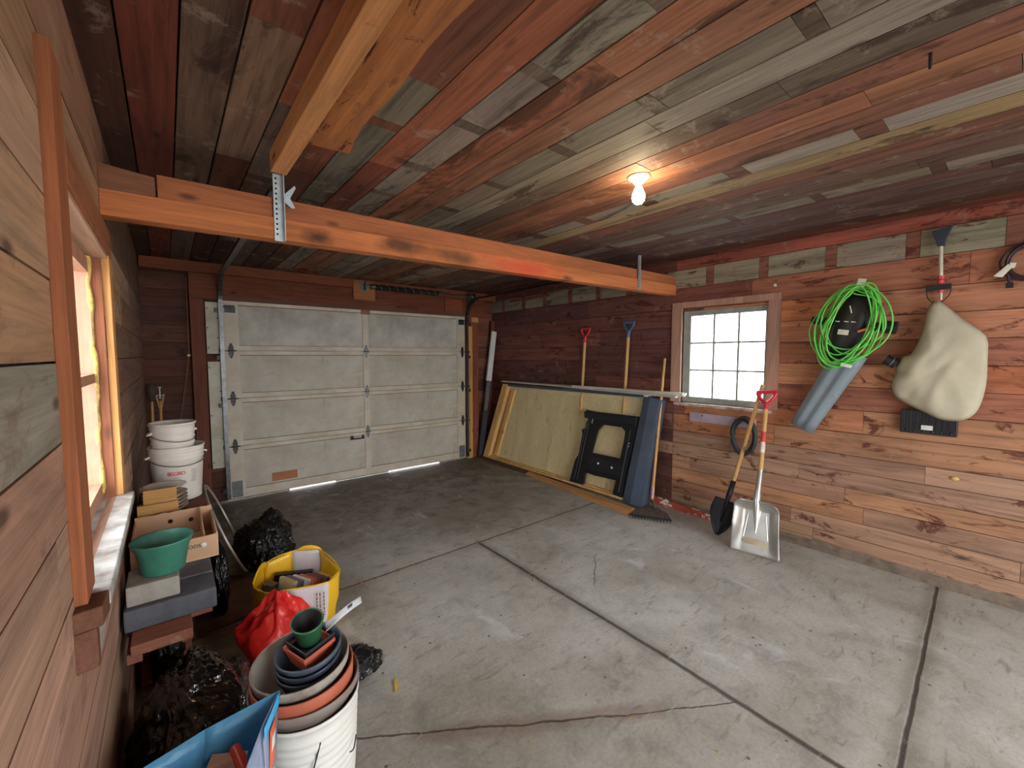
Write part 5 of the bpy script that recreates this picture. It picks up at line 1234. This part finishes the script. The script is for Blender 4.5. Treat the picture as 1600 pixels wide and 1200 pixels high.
def sqpot(c, s, h, m, rz, label, tl=(.05, -.1)):
    t = thing('square_pot', c, label, 'plant pot'); M3 = Euler((tl[0], tl[1], rz)).to_matrix(); c = Vector(c); vs = []
    for (k_, z) in ((.8, 0), (1, h-.014), (1.06, h-.013), (1.06, h), (.97, h), (.94, h-.013), (.76, .004)):
        for a, b_ in ((-1,-1), (1,-1), (1,1), (-1,1)): vs.append(c+M3 @ Vector((a*s/2*k_, b_*s/2*k_, z)))
    n = 7; mb = MB(); mb.raw(vs, [(i*4+j, i*4+(j+1) % 4, i*4+4+(j+1) % 4, i*4+4+j) for i in range(n-1) for j in range(4)]+[(3,2,1,0), (24,25,26,27)]); mb.build('pot', m, t, .003); return t
sqpot((.322, 1.43, .515), .105, .062, plain('red_clay', (168, 82, 58), .6), .35, 'square terracotta pot on top of the navy pots')
sqpot((.325, 1.435, .545), .10, .045, M_black, .35, 'square black nursery pot inside the square terracotta one')
potl(.047, .085, (.318, 1.425, .585), (.28, -.12, 0), plain('green_pot', (44, 98, 62), .4, c2=(34, 78, 52)), 'small green pot with dark inside at the top of the nested pots', .012, .003, inner=plain('dark_inside', (52, 52, 54), .4, c2=(36, 34, 32)))
# the dark inside of the green pot
mb = MB(); mb.grid(lambda u, v: (Vector((.362, 1.40, .605)).lerp(Vector((.475, 1.385, .662)), u)+Vector((.012, .045, .0))*(v*(1-.1*u))+Vector((0, 0, .008*math.sin(u*2.4)))), 10, 4)
t = mb.build('plant_tag', plain('tag_white', (226, 230, 236), .35, var=.03), solid=.0015); tag(t, 'curled white plant label with a barcode sticking out of the nested pots', 'plant label')
mb = MB()
for i in range(9):
    u = .62+.015*i; a = Vector((.362, 1.40, .605)).lerp(Vector((.475, 1.385, .662)), u)+Vector((0, 0, .008*math.sin(u*2.4)+.0018)); mb.bar(a+Vector((.004, .015, 0)), a+Vector((.009, .034, 0)), .0008 if i % 3 else .0014, .0004)
o = mb.build('barcode', plain('barcode_ink', (70, 74, 84), .6)); o.parent = t; o.location = o.location-t.location
# blue bag
t = thing('shopping_bag', (.03, 1.1, 0), 'open light blue plastic bag in the foreground with tools inside', 'bag')
rim = [(-.145,1.255,.53),(.035,1.30,.535),(.209,1.315,.54),(.150,1.215,.535),(.095,1.10,.53),(.0,1.0,.51),(-.14,1.0,.49)]
bas = [(-.12,1.23,.003),(.02,1.25,.003),(.15,1.23,.003),(.16,1.15,.003),(.11,1.06,.003),(.0,1.0,.003),(-.12,1.0,.003)]
def blue_mat(name, c, tr):
    m, nt, b = new_mat(name); k = N(nt); b.inputs['Base Color'].default_value = lin(c)+(1,); b.inputs['Roughness'].default_value = .28
    n = k.noise(k.tc(), 14, 5, .6, 1.2); k.bump(n, b, .4, .02)
    tl = k.n('BsdfTranslucent'); tl.inputs[0].default_value = lin(c)+(1,); ms = k.n('MixShader'); ms.inputs[0].default_value = tr
    out = [q for q in nt.nodes if q.type == 'OUTPUT_MATERIAL'][0]; k.l(b.outputs[0], ms.inputs[1]); k.l(tl.outputs[0], ms.inputs[2]); k.l(ms.outputs[0], out.inputs[0]); return m
M_bl, M_bw = blue_mat('blue_film', (112, 184, 220), .5), blue_mat('lilac_film', (170, 186, 214), .35)
def bwall(i0, n_, out=0):
    mb = MB(); a0, a1_, c0_, c1_ = Vector(rim[i0]), Vector(rim[(i0+1) % n_]), Vector(bas[i0]), Vector(bas[(i0+1) % n_])
    mb.grid(lambda u, v: ((a0*(1-u)+a1_*u)*v+(c0_*(1-u)+c1_*u)*(1-v))+Vector((.006*noise.noise(Vector((u*3+i0*3, v*8, 1))), .008*noise.noise(Vector((u*4+i0*4, v*7, 5))), 0))*math.sin(PI*min(1, v))*math.sin(PI*u), 8, 14); return mb
mb = MB()
for i in (0, 1, 4, 5, 6):
    q = bwall(i, 7); me = bpy.data.meshes.new('tmp'); q.bm.to_mesh(me); q.bm.free(); mb.bm.from_mesh(me); bpy.data.meshes.remove(me)
mb.build('bag_body', M_bl, t, solid=.001)
for i in (2, 3): bwall(i, 7).build('printed_side', M_bw, t, solid=.001)['label'] = 'pale lilac side with orange print'
mb = MB()
def sp(u, v, out=.003): a0, a1_ = Vector(rim[2]), Vector(rim[4]); b0, b1 = Vector(bas[2]), Vector(bas[4]); p = (a0*(1-u)+a1_*u)*v+(b0*(1-u)+b1*u)*(1-v); return p+Vector((1, -.4, 0)).normalized()*out
mb.grid(lambda u, v: sp(.12+u*.2, .70+v*.22), 6, 10); mb.build('print_patch', plain('orange_print', (214, 96, 62), .5), t, solid=.0008)
mb = MB(); mb.grid(lambda u, v: sp(.0+u*.5, .94+v*.06, .003), 8, 4); mb.build('print_patch', plain('cyan_print', (60, 170, 224), .4), t, solid=.0008)
mb = MB(); mb.grid(lambda u, v: sp(.15+u*.12, .80+v*.07, .0045), 5, 6); mb.build('print_patch', M_white_paint, t, solid=.0008)
# things in the blue bag
mb = MB(); mb.bar((.03, 1.165, .43), (.085, 1.275, .455), .085, .015, (0, -.3, 1)); tag(mb.build('wood_scrap', wood('pink_scrap', 'x', use_attr=False, base=(206, 164, 142), grain=.15), None, .002), 'pinkish wood scrap lying in the blue bag', 'wood scrap')
t = thing('pruning_shears', (.10, 1.2, .45), 'tool with orange-red handle sticking up in the blue bag', 'tool')
mb = MB(); mb.tube(smooth_path([(.113, 1.15, .452), (.107, 1.185, .462), (.099, 1.23, .474), (.093, 1.26, .480)], 4), [.012]*3+[.014]*5+[.013]*4+[.010], 12); mb.build('handle', plain('orange_handle', (190, 58, 32), .35), t)
mb = MB(); mb.tube([(.113, 1.15, .452), (.116, 1.10, .44)], .007, 8); mb.build('blade', M_dsteel, t)
mb = MB(); mb.bar((.045, 1.12, .45), (.075, 1.20, .463), .05, .02, (0, -.2, 1)); tag(mb.build('tool_case', M_black, None, .004), 'small black case beside the orange handle in the blue bag', 'case')
mb = MB(); mb.bar((-.035, 1.19, .455), (-.012, 1.262, .478), .02, .016, (0, -.2, 1)); tag(mb.build('knife_grip', plain('dark_grip', (52, 40, 52), .5), None, .003), 'short dark purple grip against the far side of the blue bag', 'grip')
# crumbs of yellow leaf on the floor
rng = random.Random(6); vs = []; mb = MB()
for i in range(240):
    if i < 50: x = rng.uniform(.6, 1.5); y = 2.715+rng.gauss(0, .02)
    elif i < 60: x, y = .95+rng.gauss(0, .3), 1.5+rng.gauss(0, .4)
    else: x, y = rng.uniform(.6, 3.3), rng.uniform(.6, 5)
    L = rng.uniform(.004, .014); a = rng.uniform(0, PI); mb.box((x, y, .0035), (L, L*.4, .003), (0, 0, a))
o = mb.build('leaf_crumbs', plain('dry_leaf', (176, 142, 82), .8, var=.3, scale=40)); tag(o, 'scattered crumbs of dry leaf along the floor joint', 'leaf crumbs', None, 'stuff')
mb = MB(); mb.prism([(.722, 1.70, .004), (.75, 1.735, .004), (.765, 1.79, .004), (.74, 1.76, .004)], (0, 0, .004)); tag(mb.build('dry_leaf', plain('yellow_leaf', (206, 172, 70), .7)), 'yellow dry leaf on the floor right of the white pail', 'leaf')
